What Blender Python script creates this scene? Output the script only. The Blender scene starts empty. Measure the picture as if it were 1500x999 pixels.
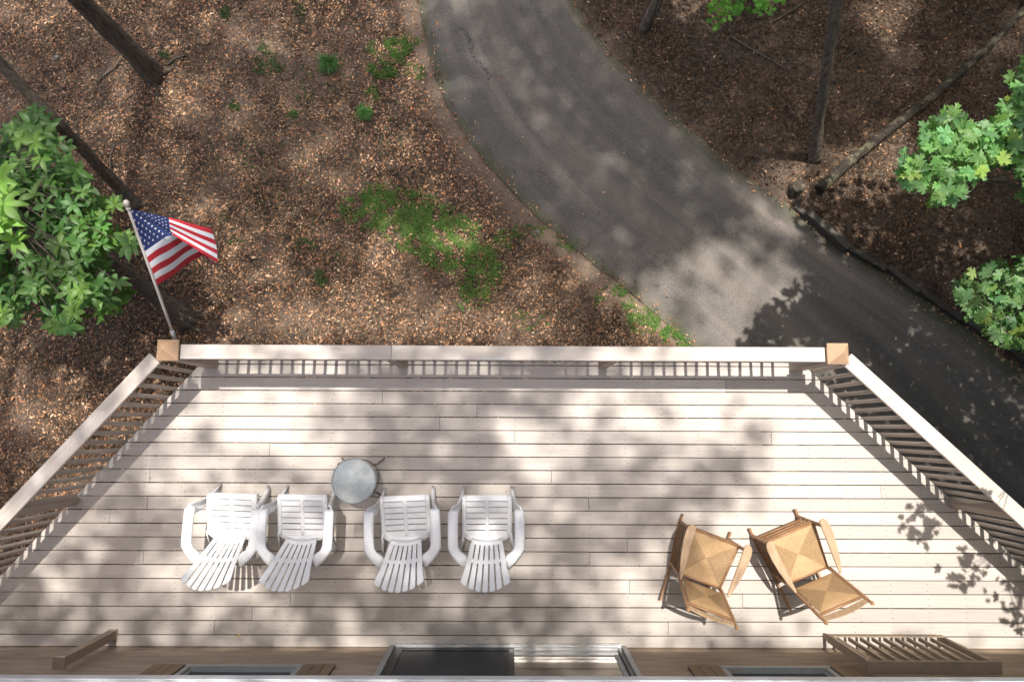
import bpy, bmesh, math, random
import numpy as np
from mathutils import Vector, Matrix, noise
random.seed(7); rng = np.random.default_rng(11)
S = bpy.context.scene; COL = S.collection
R = math.radians

# ---------------------------------------------------------------- camera
H = 7.62; F = 1000.0; GZ = -3.0            # camera height over the deck; ground level under it
cam = bpy.data.cameras.new('camera'); co = bpy.data.objects.new('camera', cam); COL.objects.link(co)
co.location = (0, 0, H); co.rotation_euler = (R(7.125), R(-0.29), R(0.24))
cam.sensor_width = 36; cam.lens = 24; cam.clip_end = 1000; cam.clip_start = 0.05
S.camera = co
# ---------------------------------------------------------------- sky, sun, exposure
w = bpy.data.worlds.new('World'); S.world = w; w.use_nodes = True
nt = w.node_tree; bg = nt.nodes['Background']
sky = nt.nodes.new('ShaderNodeTexSky'); sky.sky_type = 'NISHITA'; sky.sun_disc = False
SUN_EL = 76.8
sky.sun_elevation = R(SUN_EL); sky.sun_rotation = 0.0; sky.altitude = 300; sky.dust_density = 7.0; sky.ozone_density = 0.8; sky.air_density = 0.8
nt.links.new(sky.outputs[0], bg.inputs[0]); bg.inputs[1].default_value = 0.115
sl = bpy.data.lights.new('sun', 'SUN'); sl.energy = 4.0; sl.angle = R(0.6); sl.color = (1.0, 0.955, 0.89)
so = bpy.data.objects.new('sun', sl); COL.objects.link(so)
sd = Vector((0, math.cos(R(SUN_EL)), math.sin(R(SUN_EL))))
so.rotation_euler = sd.to_track_quat('Z', 'Y').to_euler(); so.location = sd * 30
TAN = 1 / math.tan(R(SUN_EL))
S.view_settings.view_transform = 'Standard'; S.view_settings.look = 'None'; S.view_settings.gamma = 1
S.view_settings.exposure = 0.82

# ---------------------------------------------------------------- helpers
def _rot(p, r, y):
    return np.array((Matrix.Rotation(y, 3, 'Z') @ Matrix.Rotation(r, 3, 'Y') @ Matrix.Rotation(p, 3, 'X')))
RM = _rot(R(7.125), R(-0.29), R(0.24))
def W(px, py, z=0.0):
    """place on the plane z where the surveyed photo point stands"""
    d = RM @ np.array([(px-750)/F, -(py-499.5)/F, -1.0]); t = (z-H)/d[2]
    return Vector((d[0]*t, d[1]*t, z))

def tag(o, label=None, cat=None, group=None, kind=None):
    if label: o['label'] = label
    if cat: o['category'] = cat
    if group: o['group'] = group
    if kind: o['kind'] = kind
    return o
def link(name, me, mat=None, parent=None):
    o = bpy.data.objects.new(name, me); COL.objects.link(o)
    if mat is not None and me is not None and not me.materials: me.materials.append(mat)
    if parent: o.parent = parent
    return o
def empty(name, loc=(0,0,0), rz=0.0, **k):
    o = bpy.data.objects.new(name, None); COL.objects.link(o); o.location = loc; o.rotation_euler = (0,0,rz)
    o.empty_display_size = .1
    return tag(o, **k)
def finish(bm, name, smooth=False):
    me = bpy.data.meshes.new(name); bm.to_mesh(me); bm.free()
    if smooth:
        for p in me.polygons: p.use_smooth = True
    return me
def box_bm(bm, c, s, rot=None, bev=0.0):
    """box centred c, size s, optional rotation Matrix (3x3)"""
    t = bmesh.new(); bmesh.ops.create_cube(t, size=1)
    for v in t.verts: v.co = Vector((v.co.x*s[0], v.co.y*s[1], v.co.z*s[2]))
    if bev: bmesh.ops.bevel(t, geom=t.edges[:], offset=bev, segments=1, affect='EDGES')
    M = Matrix.Translation(c) @ (rot.to_4x4() if rot else Matrix.Identity(4))
    t.transform(M); me = bpy.data.meshes.new('t'); t.to_mesh(me); t.free(); bm.from_mesh(me); bpy.data.meshes.remove(me)
def box(name, c, s, mat, parent=None, rot=None, bev=0.0):
    bm = bmesh.new(); box_bm(bm, (0,0,0), s, None, bev)
    o = link(name, finish(bm, name), mat, parent); o.location = c
    if rot: o.rotation_euler = rot.to_euler()
    return o
def tube_bm(bm, pts, rad, n=8, cap=True):
    pts = [Vector(p) for p in pts]
    if not hasattr(rad, '__len__'): rad = [rad]*len(pts)
    rings = []; up = Vector((0.13, 0.21, 1)).normalized()
    for i, p in enumerate(pts):
        a = pts[max(0,i-1)]; b = pts[min(len(pts)-1,i+1)]; d = (b-a).normalized()
        if abs(d.dot(up)) > .95: up = Vector((1, .2, .1)).normalized()
        u = d.cross(up).normalized(); v = d.cross(u).normalized(); up = -v if v.dot(up) < 0 else v
        up = u.cross(d).normalized()
        u = d.cross(up).normalized()
        rings.append([bm.verts.new(p + (u*math.cos(2*math.pi*k/n) + up*math.sin(2*math.pi*k/n))*rad[i]) for k in range(n)])
    for i in range(len(rings)-1):
        for k in range(n):
            f = bm.faces.new((rings[i][k], rings[i][(k+1)%n], rings[i+1][(k+1)%n], rings[i+1][k])); f.smooth = True
    if cap:
        bm.faces.new(rings[0][::-1]); bm.faces.new(rings[-1])
def tube(name, pts, rad, mat, parent=None, n=8):
    bm = bmesh.new(); tube_bm(bm, pts, rad, n); bmesh.ops.recalc_face_normals(bm, faces=bm.faces[:])
    return link(name, finish(bm, name), mat, parent)
def lathe(name, prof, mat, parent=None, n=12, loc=(0,0,0)):
    """prof: list of (r,z)"""
    bm = bmesh.new(); rings = []
    for r, z in prof:
        rings.append([bm.verts.new((max(r,1e-4)*math.cos(2*math.pi*k/n), max(r,1e-4)*math.sin(2*math.pi*k/n), z)) for k in range(n)])
    for i in range(len(rings)-1):
        for k in range(n):
            f = bm.faces.new((rings[i][k], rings[i][(k+1)%n], rings[i+1][(k+1)%n], rings[i+1][k])); f.smooth = True
    bm.faces.new(rings[0][::-1]); bm.faces.new(rings[-1])
    o = link(name, finish(bm, name), mat, parent); o.location = loc; return o
def prism(bm, outline, z0, z1, bev=0.0):
    """extrude an XY outline"""
    t = bmesh.new(); vs = [t.verts.new((x,y,z0)) for x,y in outline]; f = t.faces.new(vs)
    r = bmesh.ops.extrude_face_region(t, geom=[f])
    for v in r['geom']:
        if isinstance(v, bmesh.types.BMVert): v.co.z = z1
    bmesh.ops.recalc_face_normals(t, faces=t.faces[:])
    if bev: bmesh.ops.bevel(t, geom=t.edges[:], offset=bev, segments=1, affect='EDGES')
    me = bpy.data.meshes.new('t'); t.to_mesh(me); t.free(); bm.from_mesh(me); bpy.data.meshes.remove(me)
def np_mesh(name, verts, faces, nper, colors=None, matidx=None):
    """verts (N,3), faces (M,nper)"""
    me = bpy.data.meshes.new(name); M = len(faces)
    me.vertices.add(len(verts)); me.vertices.foreach_set('co', np.asarray(verts, dtype=np.float32).ravel())
    me.loops.add(M*nper); me.loops.foreach_set('vertex_index', np.asarray(faces, dtype=np.int32).ravel())
    me.polygons.add(M); me.polygons.foreach_set('loop_start', np.arange(0, M*nper, nper, dtype=np.int32))
    me.update(calc_edges=True)
    if colors is not None:
        a = me.color_attributes.new('tint', 'FLOAT_COLOR', 'POINT')
        c = np.ones((len(verts), 4), dtype=np.float32); c[:, :3] = colors; a.data.foreach_set('color', c.ravel())
    return me

# ---------------------------------------------------------------- materials
class NT:
    def __init__(s, name):
        s.m = bpy.data.materials.new(name); s.m.use_nodes = True; s.t = s.m.node_tree
        s.b = s.t.nodes['Principled BSDF']; s.out = s.t.nodes['Material Output']
    def n(s, typ, ins=None, **k):
        x = s.t.nodes.new(typ)
        for a, v in k.items(): setattr(x, a, v)
        for a, v in (ins or {}).items():
            if isinstance(v, bpy.types.NodeSocket): s.t.links.new(v, x.inputs[a])
            else: x.inputs[a].default_value = v
        return x
    def co(s, scale=(1,1,1), rnd=True, kind='Object', src=None):
        c = src or s.n('ShaderNodeTexCoord').outputs[kind]
        if rnd:
            oi = s.n('ShaderNodeObjectInfo'); mu = s.n('ShaderNodeMath', {0: oi.outputs['Random'], 1: 37.0}, operation='MULTIPLY')
            c = s.n('ShaderNodeVectorMath', {0: c, 1: mu.outputs[0]}, operation='ADD').outputs[0]
        return s.n('ShaderNodeMapping', {'Vector': c, 'Scale': scale}).outputs[0]
    def noise(s, vec, scale, detail=4, rough=.6):
        return s.n('ShaderNodeTexNoise', {'Vector': vec, 'Scale': scale, 'Detail': detail, 'Roughness': rough}).outputs['Fac']
    def ramp(s, fac, stops):
        r = s.n('ShaderNodeValToRGB', {0: fac}); e = r.color_ramp.elements
        e[0].position, e[0].color = stops[0][0], (*stops[0][1], 1)
        e[1].position, e[1].color = stops[-1][0], (*stops[-1][1], 1)
        for p, c in stops[1:-1]:
            q = e.new(p); q.color = (*c, 1)
        return r.outputs[0]
    def mix(s, f, a, b, mode='MIX'):
        x = s.n('ShaderNodeMix', data_type='RGBA', blend_type=mode)
        for i, v in ((0, f), (6, a), (7, b)):
            if isinstance(v, bpy.types.NodeSocket): s.t.links.new(v, x.inputs[i])
            else: x.inputs[i].default_value = v if i == 0 else (*v, 1)
        return x.outputs[2]
    def rng(s, f, a, b, c, d):
        return s.n('ShaderNodeMapRange', {0: f, 1: a, 2: b, 3: c, 4: d}).outputs[0]
    def set(s, col=None, rough=None, bump=None, bs=.3, bd=.01, **k):
        for key, v in (('Base Color', col), ('Roughness', rough), *k.items()):
            if v is None: continue
            if isinstance(v, bpy.types.NodeSocket): s.t.links.new(v, s.b.inputs[key])
            else: s.b.inputs[key].default_value = (*v, 1) if isinstance(v, tuple) and len(v) == 3 else v
        if bump is not None:
            b = s.n('ShaderNodeBump', {'Height': bump, 'Strength': bs, 'Distance': bd})
            s.t.links.new(b.outputs[0], s.b.inputs['Normal'])
        return s.m
def g3(c, f): return tuple(max(0, x*f) for x in c)
def wood(name, c, stretch=(1, 14, 14), dark=.72, light=1.12, rough=.7, var=.12, bs=.25, worn=None, scale=3.0):
    t = NT(name); t.b.inputs['Specular IOR Level'].default_value = .28; v = t.co(stretch)
    n1 = t.noise(v, scale, 6, .65); n2 = t.noise(t.co((1,1,1)), 1.7, 3)
    col = t.ramp(n1, [(.25, g3(c, dark)), (.5, c), (.8, g3(c, light))])
    oi = t.n('ShaderNodeObjectInfo').outputs['Random']
    k = t.rng(oi, 0, 1, 1-var, 1+var*.6); k2 = t.rng(n2, .3, .7, .9, 1.08)
    kk = t.n('ShaderNodeMath', {0: k, 1: k2}, operation='MULTIPLY').outputs[0]
    col = t.n('ShaderNodeVectorMath', {0: col, 1: t.n('ShaderNodeCombineXYZ', {0: kk, 1: kk, 2: kk}).outputs[0]}, operation='MULTIPLY').outputs[0]
    if worn:
        n3 = t.noise(t.co((.5,3,3)), 2.2, 5, .7); col = t.mix(t.rng(n3, .5, .72, 0, .8), col, worn)
    return t.set(col, rough, n1, bs, .004)
M = {}
# deck boards: weathered beige stain with specks
def deck_mat():
    t = NT('deck_stain'); v = t.co((.7, 22, 22))
    n1 = t.noise(v, 2.5, 7, .7); n2 = t.noise(t.co((.6, 1.2, 1)), 1.3, 4, .6); n3 = t.noise(t.co((1,1,1)), 55, 2)
    c = (.462, .412, .362)
    col = t.ramp(n1, [(.22, g3(c,.80)), (.5, c), (.78, g3(c,1.12))])
    col = t.mix(t.rng(n2, .45, .75, 0, .45), col, (.40, .355, .325))
    col = t.mix(t.rng(n3, .70, .76, 0, .5), col, (.17,.13,.11))
    oi = t.n('ShaderNodeObjectInfo').outputs['Random']; k = t.rng(oi, 0, 1, .84, 1.08)
    col = t.n('ShaderNodeVectorMath', {0: col, 1: t.n('ShaderNodeCombineXYZ', {0: k, 1: k, 2: k}).outputs[0]}, operation='MULTIPLY').outputs[0]
    return t.set(col, .62, n1, .3, .003)
M['deck'] = deck_mat()
M['rail'] = wood('rail_paint', (.50, .445, .40), (1, 14, 14), .88, 1.08, .6, .06)
M['rail_cap'] = wood('rail_cap_paint', (.50, .435, .375), (.8, 18, 18), .86, 1.10, .55, .05, .25, (.60,.57,.54))
M['post'] = wood('post_paint', (.40, .33, .27), (14, 14, 1), .85, 1.1, .65, .06)
M['baluster'] = wood('baluster_paint', (.42, .355, .30), (14, 14, 1), .85, 1.1, .65, .12)
M['copper'] = wood('tan_cap', (.66, .43, .27), (1, 1, 1), .85, 1.12, .42, .05, .1); M['copper'].node_tree.nodes['Principled BSDF'].inputs['Metallic'].default_value = .3
M['gate'] = wood('gate_wood', (.31, .235, .17), (3, 3, 3), .75, 1.2, .65, .15)
M['siding'] = wood('siding_stain', (.38, .29, .21), (.8, 12, 12), .6, 1.3, .7, .12, .3)
M['shutter'] = wood('shutter_stain', (.24, .165, .10), (10, 10, 1), .8, 1.15, .65, .1)
M['joist'] = wood('joist_wood', (.13, .10, .075), (1, 8, 8))
M['timber'] = wood('weathered_timber', (.085, .075, .062), (1, 12, 12), .55, 1.35, .85, .25, .6, scale=5)
t = NT('white_plastic'); n = t.noise(t.co((1,1,1)), 6, 5); n2 = t.noise(t.co((1,1,1)), 90, 2)
ng = t.noise(t.co((1,1,1)), 18, 6, .75)
M['plastic'] = t.set(t.mix(t.rng(ng, .55, .75, 0, .35), t.mix(t.rng(n, .45, .75, 0, .6), (.78,.78,.775), (.62,.62,.61)), (.40,.39,.36)), .5, n2, .08, .001)
t = NT('white_trim'); n = t.noise(t.co((1,1,1)), 9, 5)
M['trim'] = t.set(t.mix(t.rng(n, .45, .8, 0, .6), (.36,.36,.34), (.22,.21,.19)), .6)
t = NT('aluminium'); n = t.noise(t.co((1,6,6)), 12, 5)
M['alu'] = t.set(t.mix(t.rng(n, .4, .75, 0, .8), (.60,.60,.60), (.26,.24,.22)), .35, n, .2, .003, Metallic=.6)
t = NT('dark_frame'); M['dframe'] = t.set((.025,.024,.023), .4)
t = NT('door_glass'); M['dglass'] = t.set((.012,.014,.018), .06, **{'Specular IOR Level': .6})
t = NT('insect_screen'); n = t.noise(t.co((1,1,1)), 300, 1)
M['screen'] = t.set((.018,.022,.028), .5, n, .1, .001)
t = NT('window_glass'); M['wglass'] = t.set((.04,.05,.055), .05, **{'Specular IOR Level': .8})
t = NT('mirror_glass'); n = t.noise(t.co((1,1,1)), 3, 2)
M['mglass'] = t.set((.33,.295,.245), .09, n, .03, .01, Metallic=.85)
t = NT('gutter_metal'); n = t.noise(t.co((1,5,5)), 7, 5)
M['gutter'] = t.set(t.mix(t.rng(n, .4, .8, 0, .7), (.62,.64,.66), (.40,.40,.40)), .4)
t = NT('roof_shingle'); n = t.noise(t.co((1,1,1)), 40, 4); M['roof'] = t.set(t.ramp(n, [(.3,(.06,.055,.05)),(.7,(.14,.13,.12))]), .9, n, .6, .01)
# rocking chair wood and rush
M['rwood'] = wood('turned_oak', (.29, .155, .075), (6, 6, 2), .7, 1.25, .42, .15, .2)
M['arm_wood'] = wood('arm_oak', (.36, .245, .15), (14, 2.5, 14), .6, 1.25, .5, .08, .2, scale=2.5)
def rush(name, c):
    """woven rush: four triangular fields, strands run parallel to the nearest edge"""
    t = NT(name); tc = t.n('ShaderNodeTexCoord').outputs['UV']; sp = t.n('ShaderNodeSeparateXYZ', {0: tc})
    ax = t.n('ShaderNodeMath', {0: t.n('ShaderNodeMath', {0: sp.outputs[0], 1: .5}, operation='SUBTRACT').outputs[0]}, operation='ABSOLUTE').outputs[0]
    ay = t.n('ShaderNodeMath', {0: t.n('ShaderNodeMath', {0: sp.outputs[1], 1: .5}, operation='SUBTRACT').outputs[0]}, operation='ABSOLUTE').outputs[0]
    side = t.n('ShaderNodeMath', {0: ax, 1: ay}, operation='GREATER_THAN').outputs[0]
    mx = t.n('ShaderNodeMath', {0: ax, 1: ay}, operation='MAXIMUM').outputs[0]
    st = t.n('ShaderNodeMath', {0: t.n('ShaderNodeMath', {0: mx, 1: 420.0}, operation='MULTIPLY').outputs[0]}, operation='SINE').outputs[0]
    nz = t.noise(t.co((1,1,1)), 9, 4); nf = t.noise(t.co((1,1,1)), 75, 5, .85)
    h = t.n('ShaderNodeMath', {0: t.rng(st, -1, 1, 0, 1), 1: nf}, operation='MULTIPLY').outputs[0]
    base = t.mix(side, g3(c, 1.25), g3(c, .68))
    base = t.mix(t.rng(nz, .35, .7, 0, .6), base, g3(c, .8))
    base = t.mix(t.rng(nf, .48, .66, 0, .6), base, (.58,.38,.19)); base = t.mix(t.rng(nf, .48, .34, 0, .55), base, g3(c, .45))
    base = t.mix(t.rng(st, -1, -.3, .45, 0), base, g3(c, .45))
    return t.set(base, .6, h, .6, .004)
M['rush'] = rush('rush_weave', (.40, .25, .12))
t = NT('pebbled_glass'); v = t.n('ShaderNodeTexVoronoi', {'Vector': t.co((1,1,1)), 'Scale': 90.0}); n = t.noise(t.co((1,1,1)), 7, 4)
c = t.mix(t.rng(n, .40, .62, 0, 1), (.36,.41,.43), (.54,.56,.52)); c = t.mix(t.rng(v.outputs['Distance'], .35, .7, 0, .5), c, (.62,.66,.64))
M['pebble'] = t.set(c, .30, v.outputs['Distance'], .6, .004, **{'Transmission Weight': .1, 'Specular IOR Level': .5})
t = NT('bronze_tube'); M['bronze'] = t.set((.16,.125,.105), .4)
t = NT('rim_tube'); M['rim'] = t.set((.30,.32,.33), .35)
for k, c in (('fred', (.50,.018,.03)), ('fwhite', (.78,.76,.76)), ('fblue', (.018,.035,.13))):
    t = NT('flag_'+k[1:]); n = t.noise(t.co((1,1,1), rnd=False), 5, 4)
    col = t.mix(t.rng(n, .3, .75, 0, .35), c, g3(c, .75)); M[k] = t.set(col, .75, t.noise(t.co((1,1,1)), 9, 3), .15, .01)
M['pole'] = wood('pole_paint', (.62,.56,.49), (8,8,2), .85, 1.1, .5, .02)
t = NT('black_plastic'); M['black'] = t.set((.02,.02,.02), .6)
# bark
def bark(name, c, moss=(.12,.14,.06), pale=None):
    t = NT(name); v = t.co((1,1,.22), rnd=False); n1 = t.noise(v, 26, 8, .75); vo = t.n('ShaderNodeTexVoronoi', {'Vector': t.co((1,1,.16), rnd=False), 'Scale': 24.0}).outputs['Distance']
    col = t.ramp(n1, [(.3, g3(c,.35)), (.5, c), (.72, g3(c,2.3))]); col = t.mix(t.rng(vo, .05, .4, .7, 0), col, g3(c,.35))
    n3 = t.noise(t.co((1,1,.5), rnd=False), 2.6, 5, .7); col = t.mix(t.rng(n3, .5, .68, 0, .55), col, moss)
    if pale: n4 = t.noise(t.co((1,1,1), rnd=False), 5, 3); col = t.mix(t.rng(n4, .52, .60, 0, .85), col, pale)
    return t.set(col, .9, n1, 1.0, .05)
M['bark'] = bark('bark', (.15,.115,.085), (.20,.20,.16))
M['bark_pale'] = bark('bark_pale', (.22,.18,.14), (.20,.19,.15))
M['bark_log'] = bark('bark_log', (.075,.06,.045), (.11,.115,.06), (.26,.23,.14))
M['twig'] = bark('twig_bark', (.22,.19,.15))
# leaves
def leafmat(name, attr=True, c=(.06,.12,.03), tr=.45, gloss=.45):
    t = NT(name)
    if attr: base = t.n('ShaderNodeAttribute', attribute_name='tint').outputs['Color']
    else:
        oi = t.n('ShaderNodeObjectInfo'); k = t.rng(oi.outputs['Random'], 0, 1, .7, 1.3)
        base = t.n('ShaderNodeVectorMath', {0: c, 1: t.n('ShaderNodeCombineXYZ', {0: k, 1: k, 2: k}).outputs[0]}, operation='MULTIPLY').outputs[0]
        oc = t.n('ShaderNodeObjectInfo').outputs['Color']
        base = t.n('ShaderNodeVectorMath', {0: base, 1: oc}, operation='MULTIPLY').outputs[0]
    t.set(base, gloss)
    tl = t.n('ShaderNodeBsdfTranslucent', {'Color': t.mix(1.0, base, (1.25, 1.35, .55), 'MULTIPLY')})
    mx = t.n('ShaderNodeMixShader', {0: tr, 1: t.b.outputs[0], 2: tl.outputs[0]}); t.t.links.new(mx.outputs[0], t.out.inputs[0])
    return t.m
M['leaf'] = leafmat('leaf_crown')
M['leaf_left'] = leafmat('leaf_oval', False, (.115,.235,.055))
M['leaf_maple'] = leafmat('leaf_maple', False, (.16,.29,.095))
M['leaf_canopy'] = leafmat('leaf_high_canopy', True, tr=.42)
M['grass'] = leafmat('grass_blades', True, tr=.3, gloss=.6)
t = NT('leaf_litter'); t.set(t.n('ShaderNodeAttribute', attribute_name='tint').outputs['Color'], .8); M['litter'] = t.m

# ---------------------------------------------------------------- ground, driveway
ROADL = [(604,-60),(612,0),(622,50),(634,105),(655,155),(684,205),(712,240),(742,272),(775,308),(812,340),(850,372),(885,398),(925,430),(960,460),(990,485),(1012,505),(1060,560),(1120,640),(1190,740),(1260,850),(1320,950),(1400,1090)]
ROADR = [(800,-60),(838,0),(862,38),(892,75),(925,112),(965,150),(1003,183),(1040,215),(1075,248),(1110,272),(1140,290),(1170,312),(1205,340),(1240,366),(1280,392),(1320,415),(1370,448),(1430,490),(1500,548),(1600,640),(1700,740),(1820,900)]
def poly(pts, z, n=90):
    w = [W(x, y, z) for x, y in pts]; out = []
    L = [0]
    for a, b in zip(w, w[1:]): L.append(L[-1] + (b-a).length)
    j = 0
    for i in range(n):
        s = L[-1]*i/(n-1)
        while j < len(w)-2 and L[j+1] < s: j += 1
        f = (s-L[j])/(L[j+1]-L[j]); out.append(w[j].lerp(w[j+1], f))
    for _ in range(3): out = [out[0]] + [(out[i-1]+out[i]*2+out[i+1])/4 for i in range(1, n-1)] + [out[-1]]
    return out
RL = poly(ROADL, GZ); RR = poly(ROADR, GZ)
def side_dist(pl):
    A = np.array([[p.x, p.y] for p in pl])
    def f(x, y):
        P = np.stack([np.ravel(x), np.ravel(y)], 1); best = np.full(len(P), 1e9); sg = np.ones(len(P))
        for a, b in zip(A[:-1], A[1:]):
            d = b-a; L2 = d@d; t = np.clip(((P-a)@d)/L2, 0, 1); q = a+t[:,None]*d; r = P-q; dd = np.hypot(r[:,0], r[:,1])
            c = d[0]*r[:,1]-d[1]*r[:,0]; m = dd < best; best[m] = dd[m]; sg[m] = np.sign(c[m])
        return best*sg      # + on the left of the walking direction (which runs down the picture)
    return f
dL = side_dist(RL); dR = side_dist(RR)     # inside the road: dL>0 , dR<0
def in_road(x, y): return np.minimum(dL(x,y), -dR(x,y))      # >0 inside
def vnoise(x, y, s):
    """cheap smooth 2d noise, vectorised"""
    return (np.sin(x*s*1.3+np.sin(y*s*.9+1.7)*1.4)*np.cos(y*s*1.1+np.sin(x*s*.7)*1.9))
def gheight(x, y):
    x = np.asarray(x, float); y = np.asarray(y, float); r = -in_road(x, y).reshape(x.shape)
    h = GZ + .035*vnoise(x, y, 1.1) + .018*vnoise(x+4, y-2, 3.3)
    right = (dR(x, y).reshape(x.shape) > 0)
    h = h + np.where(right, .14*np.clip(r/.25, 0, 1), .03*np.clip(r/.6, 0, 1))
    h = np.where(r < .12, np.minimum(h, GZ-.018 + .03*np.clip((r+.03)/.10, 0, 1)), h)
    return h
inner = np.arange(-10.5, 10.51, .12); outer = np.array([-300,-120,-60,-30,-20,-14]); ax = np.concatenate([outer, inner, -outer[::-1]])
GX, GY = np.meshgrid(ax, ax); gz = gheight(GX, GY); nx = len(ax)
vs = np.stack([GX.ravel(), GY.ravel(), gz.ravel()], 1)
idx = np.arange(nx*nx).reshape(nx, nx); fc = np.stack([idx[:-1,:-1].ravel(), idx[:-1,1:].ravel(), idx[1:,1:].ravel(), idx[1:,:-1].ravel()], 1)
t = NT('forest_floor'); v = t.co((1,1,1), rnd=False)
vo = t.n('ShaderNodeTexVoronoi', {'Vector': v, 'Scale': 26.0, 'Randomness': 1.0}); n1 = t.noise(v, 1.1, 5); n2 = t.noise(v, 60, 4, .8)
sp = t.n('ShaderNodeSeparateXYZ', {0: vo.outputs['Color']}).outputs[0]
col = t.ramp(sp, [(.0, (.03,.020,.013)), (.35, (.075,.048,.030)), (.7, (.15,.10,.063)), (1, (.25,.175,.12))])
col = t.mix(t.rng(n2, .3, .65, .75, 0), col, (.04,.028,.02)); col = t.mix(t.rng(n1, .48, .68, 0, .55), col, (.20,.15,.115))
col = t.mix(t.n('ShaderNodeAttribute', attribute_name='tint').outputs['Fac'], col, t.ramp(n2, [(.3, (.17,.12,.085)), (.7, (.31,.235,.175))]))
M['ground'] = t.set(col, .95, n2, .8, .03)
_r = in_road(vs[:,0], vs[:,1]); _l = dL(vs[:,0], vs[:,1]) < 0; dirt = np.where(_l, np.clip(1-(-_r-.12)/.25, 0, 1), np.clip(1-(-_r)/.2, 0, 1)*.5); dirt = np.where(_r > .3, 0, dirt)
g = link('ground', np_mesh('ground', vs, fc, 4, np.stack([dirt]*3, 1)), M['ground']); tag(g, kind='structure')
# driveway sheet: uv u across, v along
NR = 90; NC = 14; vv = []; uv = []
for i in range(NR):
    for j in range(NC+1):
        f = j/NC; p = RL[i].lerp(RR[i], f)
        if j == 0: p = p + (RL[i]-RR[i]).normalized()*(.03*noise.noise(Vector((i*.55,0,3)))+.02*noise.noise(Vector((i*1.9,2,3))))
        if j == NC: p = p + (RR[i]-RL[i]).normalized()*(.03*noise.noise(Vector((i*.6,7,3)))+.02*noise.noise(Vector((i*2.1,5,3))))
        vv.append((p.x, p.y, GZ+.012+.012*math.sin(f*math.pi))); uv.append((f, i/NR))
ff = [(i*(NC+1)+j, (i+1)*(NC+1)+j, (i+1)*(NC+1)+j+1, i*(NC+1)+j+1) for i in range(NR-1) for j in range(NC)]
me = np_mesh('driveway', vv, ff, 4); ul = me.uv_layers.new(name='UVMap')
for lp in me.loops: ul.data[lp.index].uv = uv[lp.vertex_index]
for p in me.polygons: p.use_smooth = True
t = NT('worn_asphalt'); v = t.co((1,1,1), rnd=False); u = t.n('ShaderNodeTexCoord').outputs['UV']; us = t.n('ShaderNodeSeparateXYZ', {0: u}).outputs[0]
st = t.noise(t.n('ShaderNodeMapping', {'Vector': u, 'Scale': (6, 1.2, 1)}).outputs[0], 1.0, 4, .55)
gr = t.noise(v, 75, 4, .85); mid = t.noise(v, 2.0, 5, .65); sp = t.n('ShaderNodeTexVoronoi', {'Vector': v, 'Scale': 70.0}).outputs['Distance']
col = t.ramp(st, [(.34, (.095,.092,.090)), (.5, (.145,.136,.128)), (.64, (.27,.238,.208))])
col = t.mix(t.rng(mid, .4, .7, 0, .5), col, (.19,.168,.148))
cw = t.n('ShaderNodeMath', {0: us, 1: t.rng(mid, .3, .7, -.03, .03)}, operation='ADD').outputs[0]
for c0, w0, cc0, k0 in ((.40,.10,(.27,.235,.20),.55),(.60,.07,(.085,.08,.075),.45),(.78,.06,(.22,.20,.18),.3),(.20,.07,(.10,.095,.09),.35)):
    ab = t.n('ShaderNodeMath', {0: t.n('ShaderNodeMath', {0: cw, 1: c0}, operation='SUBTRACT').outputs[0]}, operation='ABSOLUTE').outputs[0]; col = t.mix(t.rng(ab, w0, 0, 0, k0), col, cc0)
col = t.mix(1.0, col, (.86,.82,.775), 'MULTIPLY')
col = t.mix(t.rng(gr, .50, .72, 0, .7), col, (.36,.335,.305)); col = t.mix(t.rng(gr, .48, .3, 0, .75), col, (.05,.05,.05))
edge = t.n('ShaderNodeMath', {0: us, 1: t.n('ShaderNodeMath', {0: 1.0, 1: us}, operation='SUBTRACT').outputs[0]}, operation='MINIMUM').outputs[0]
en = t.n('ShaderNodeMath', {0: edge, 1: t.rng(mid, .3, .7, -.05, .05)}, operation='ADD').outputs[0]
col = t.mix(t.rng(en, 0, .09, .75, 0), col, (.075,.078,.035))
ck = t.n('ShaderNodeTexVoronoi', {'Vector': t.n('ShaderNodeVectorMath', {0: v, 1: t.n('ShaderNodeTexNoise', {'Vector': v, 'Scale': 3.0}).outputs['Color']}, operation='ADD').outputs[0], 'Scale': .35}, feature='DISTANCE_TO_EDGE').outputs['Distance']
col = t.mix(t.rng(ck, .0, .006, .22, 0), col, (.03,.03,.028))
M['asphalt'] = t.set(col, .85, gr, .5, .006)
tag(link('driveway', me, M['asphalt']), kind='structure')
# raised crumbled crack of the driveway
def rubble(name, p0, p1, n, wd, mat, label):
    bm = bmesh.new(); a, b = W(*p0, GZ), W(*p1, GZ); nrm = Vector((-(b-a).y, (b-a).x, 0)).normalized()
    for i in range(n):
        f = random.random(); q = a.lerp(b, f)+nrm*random.gauss(.04*math.sin(f*9), wd); s = random.uniform(.006, .022)
        r = bmesh.ops.create_icosphere(bm, subdivisions=1, radius=s)
        for v_ in r['verts']: v_.co = Vector((v_.co.x*random.uniform(.7,1.4), v_.co.y, v_.co.z*.6)) + Vector((q.x, q.y, GZ+.026))
    o = link(name, finish(bm, name), mat); tag(o, label, 'gravel', kind='stuff'); return o
t = NT('grit'); oi = t.noise(t.co((1,1,1)), 30, 2); M['grit'] = t.set(t.ramp(oi, [(.35,(.05,.05,.045)),(.65,(.26,.25,.23))]), .9)
rubble('crumbled_asphalt', (676,42), (716,118), 150, .018, M['grit'], 'crumbled asphalt grit along the crack in the upper driveway')

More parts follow.
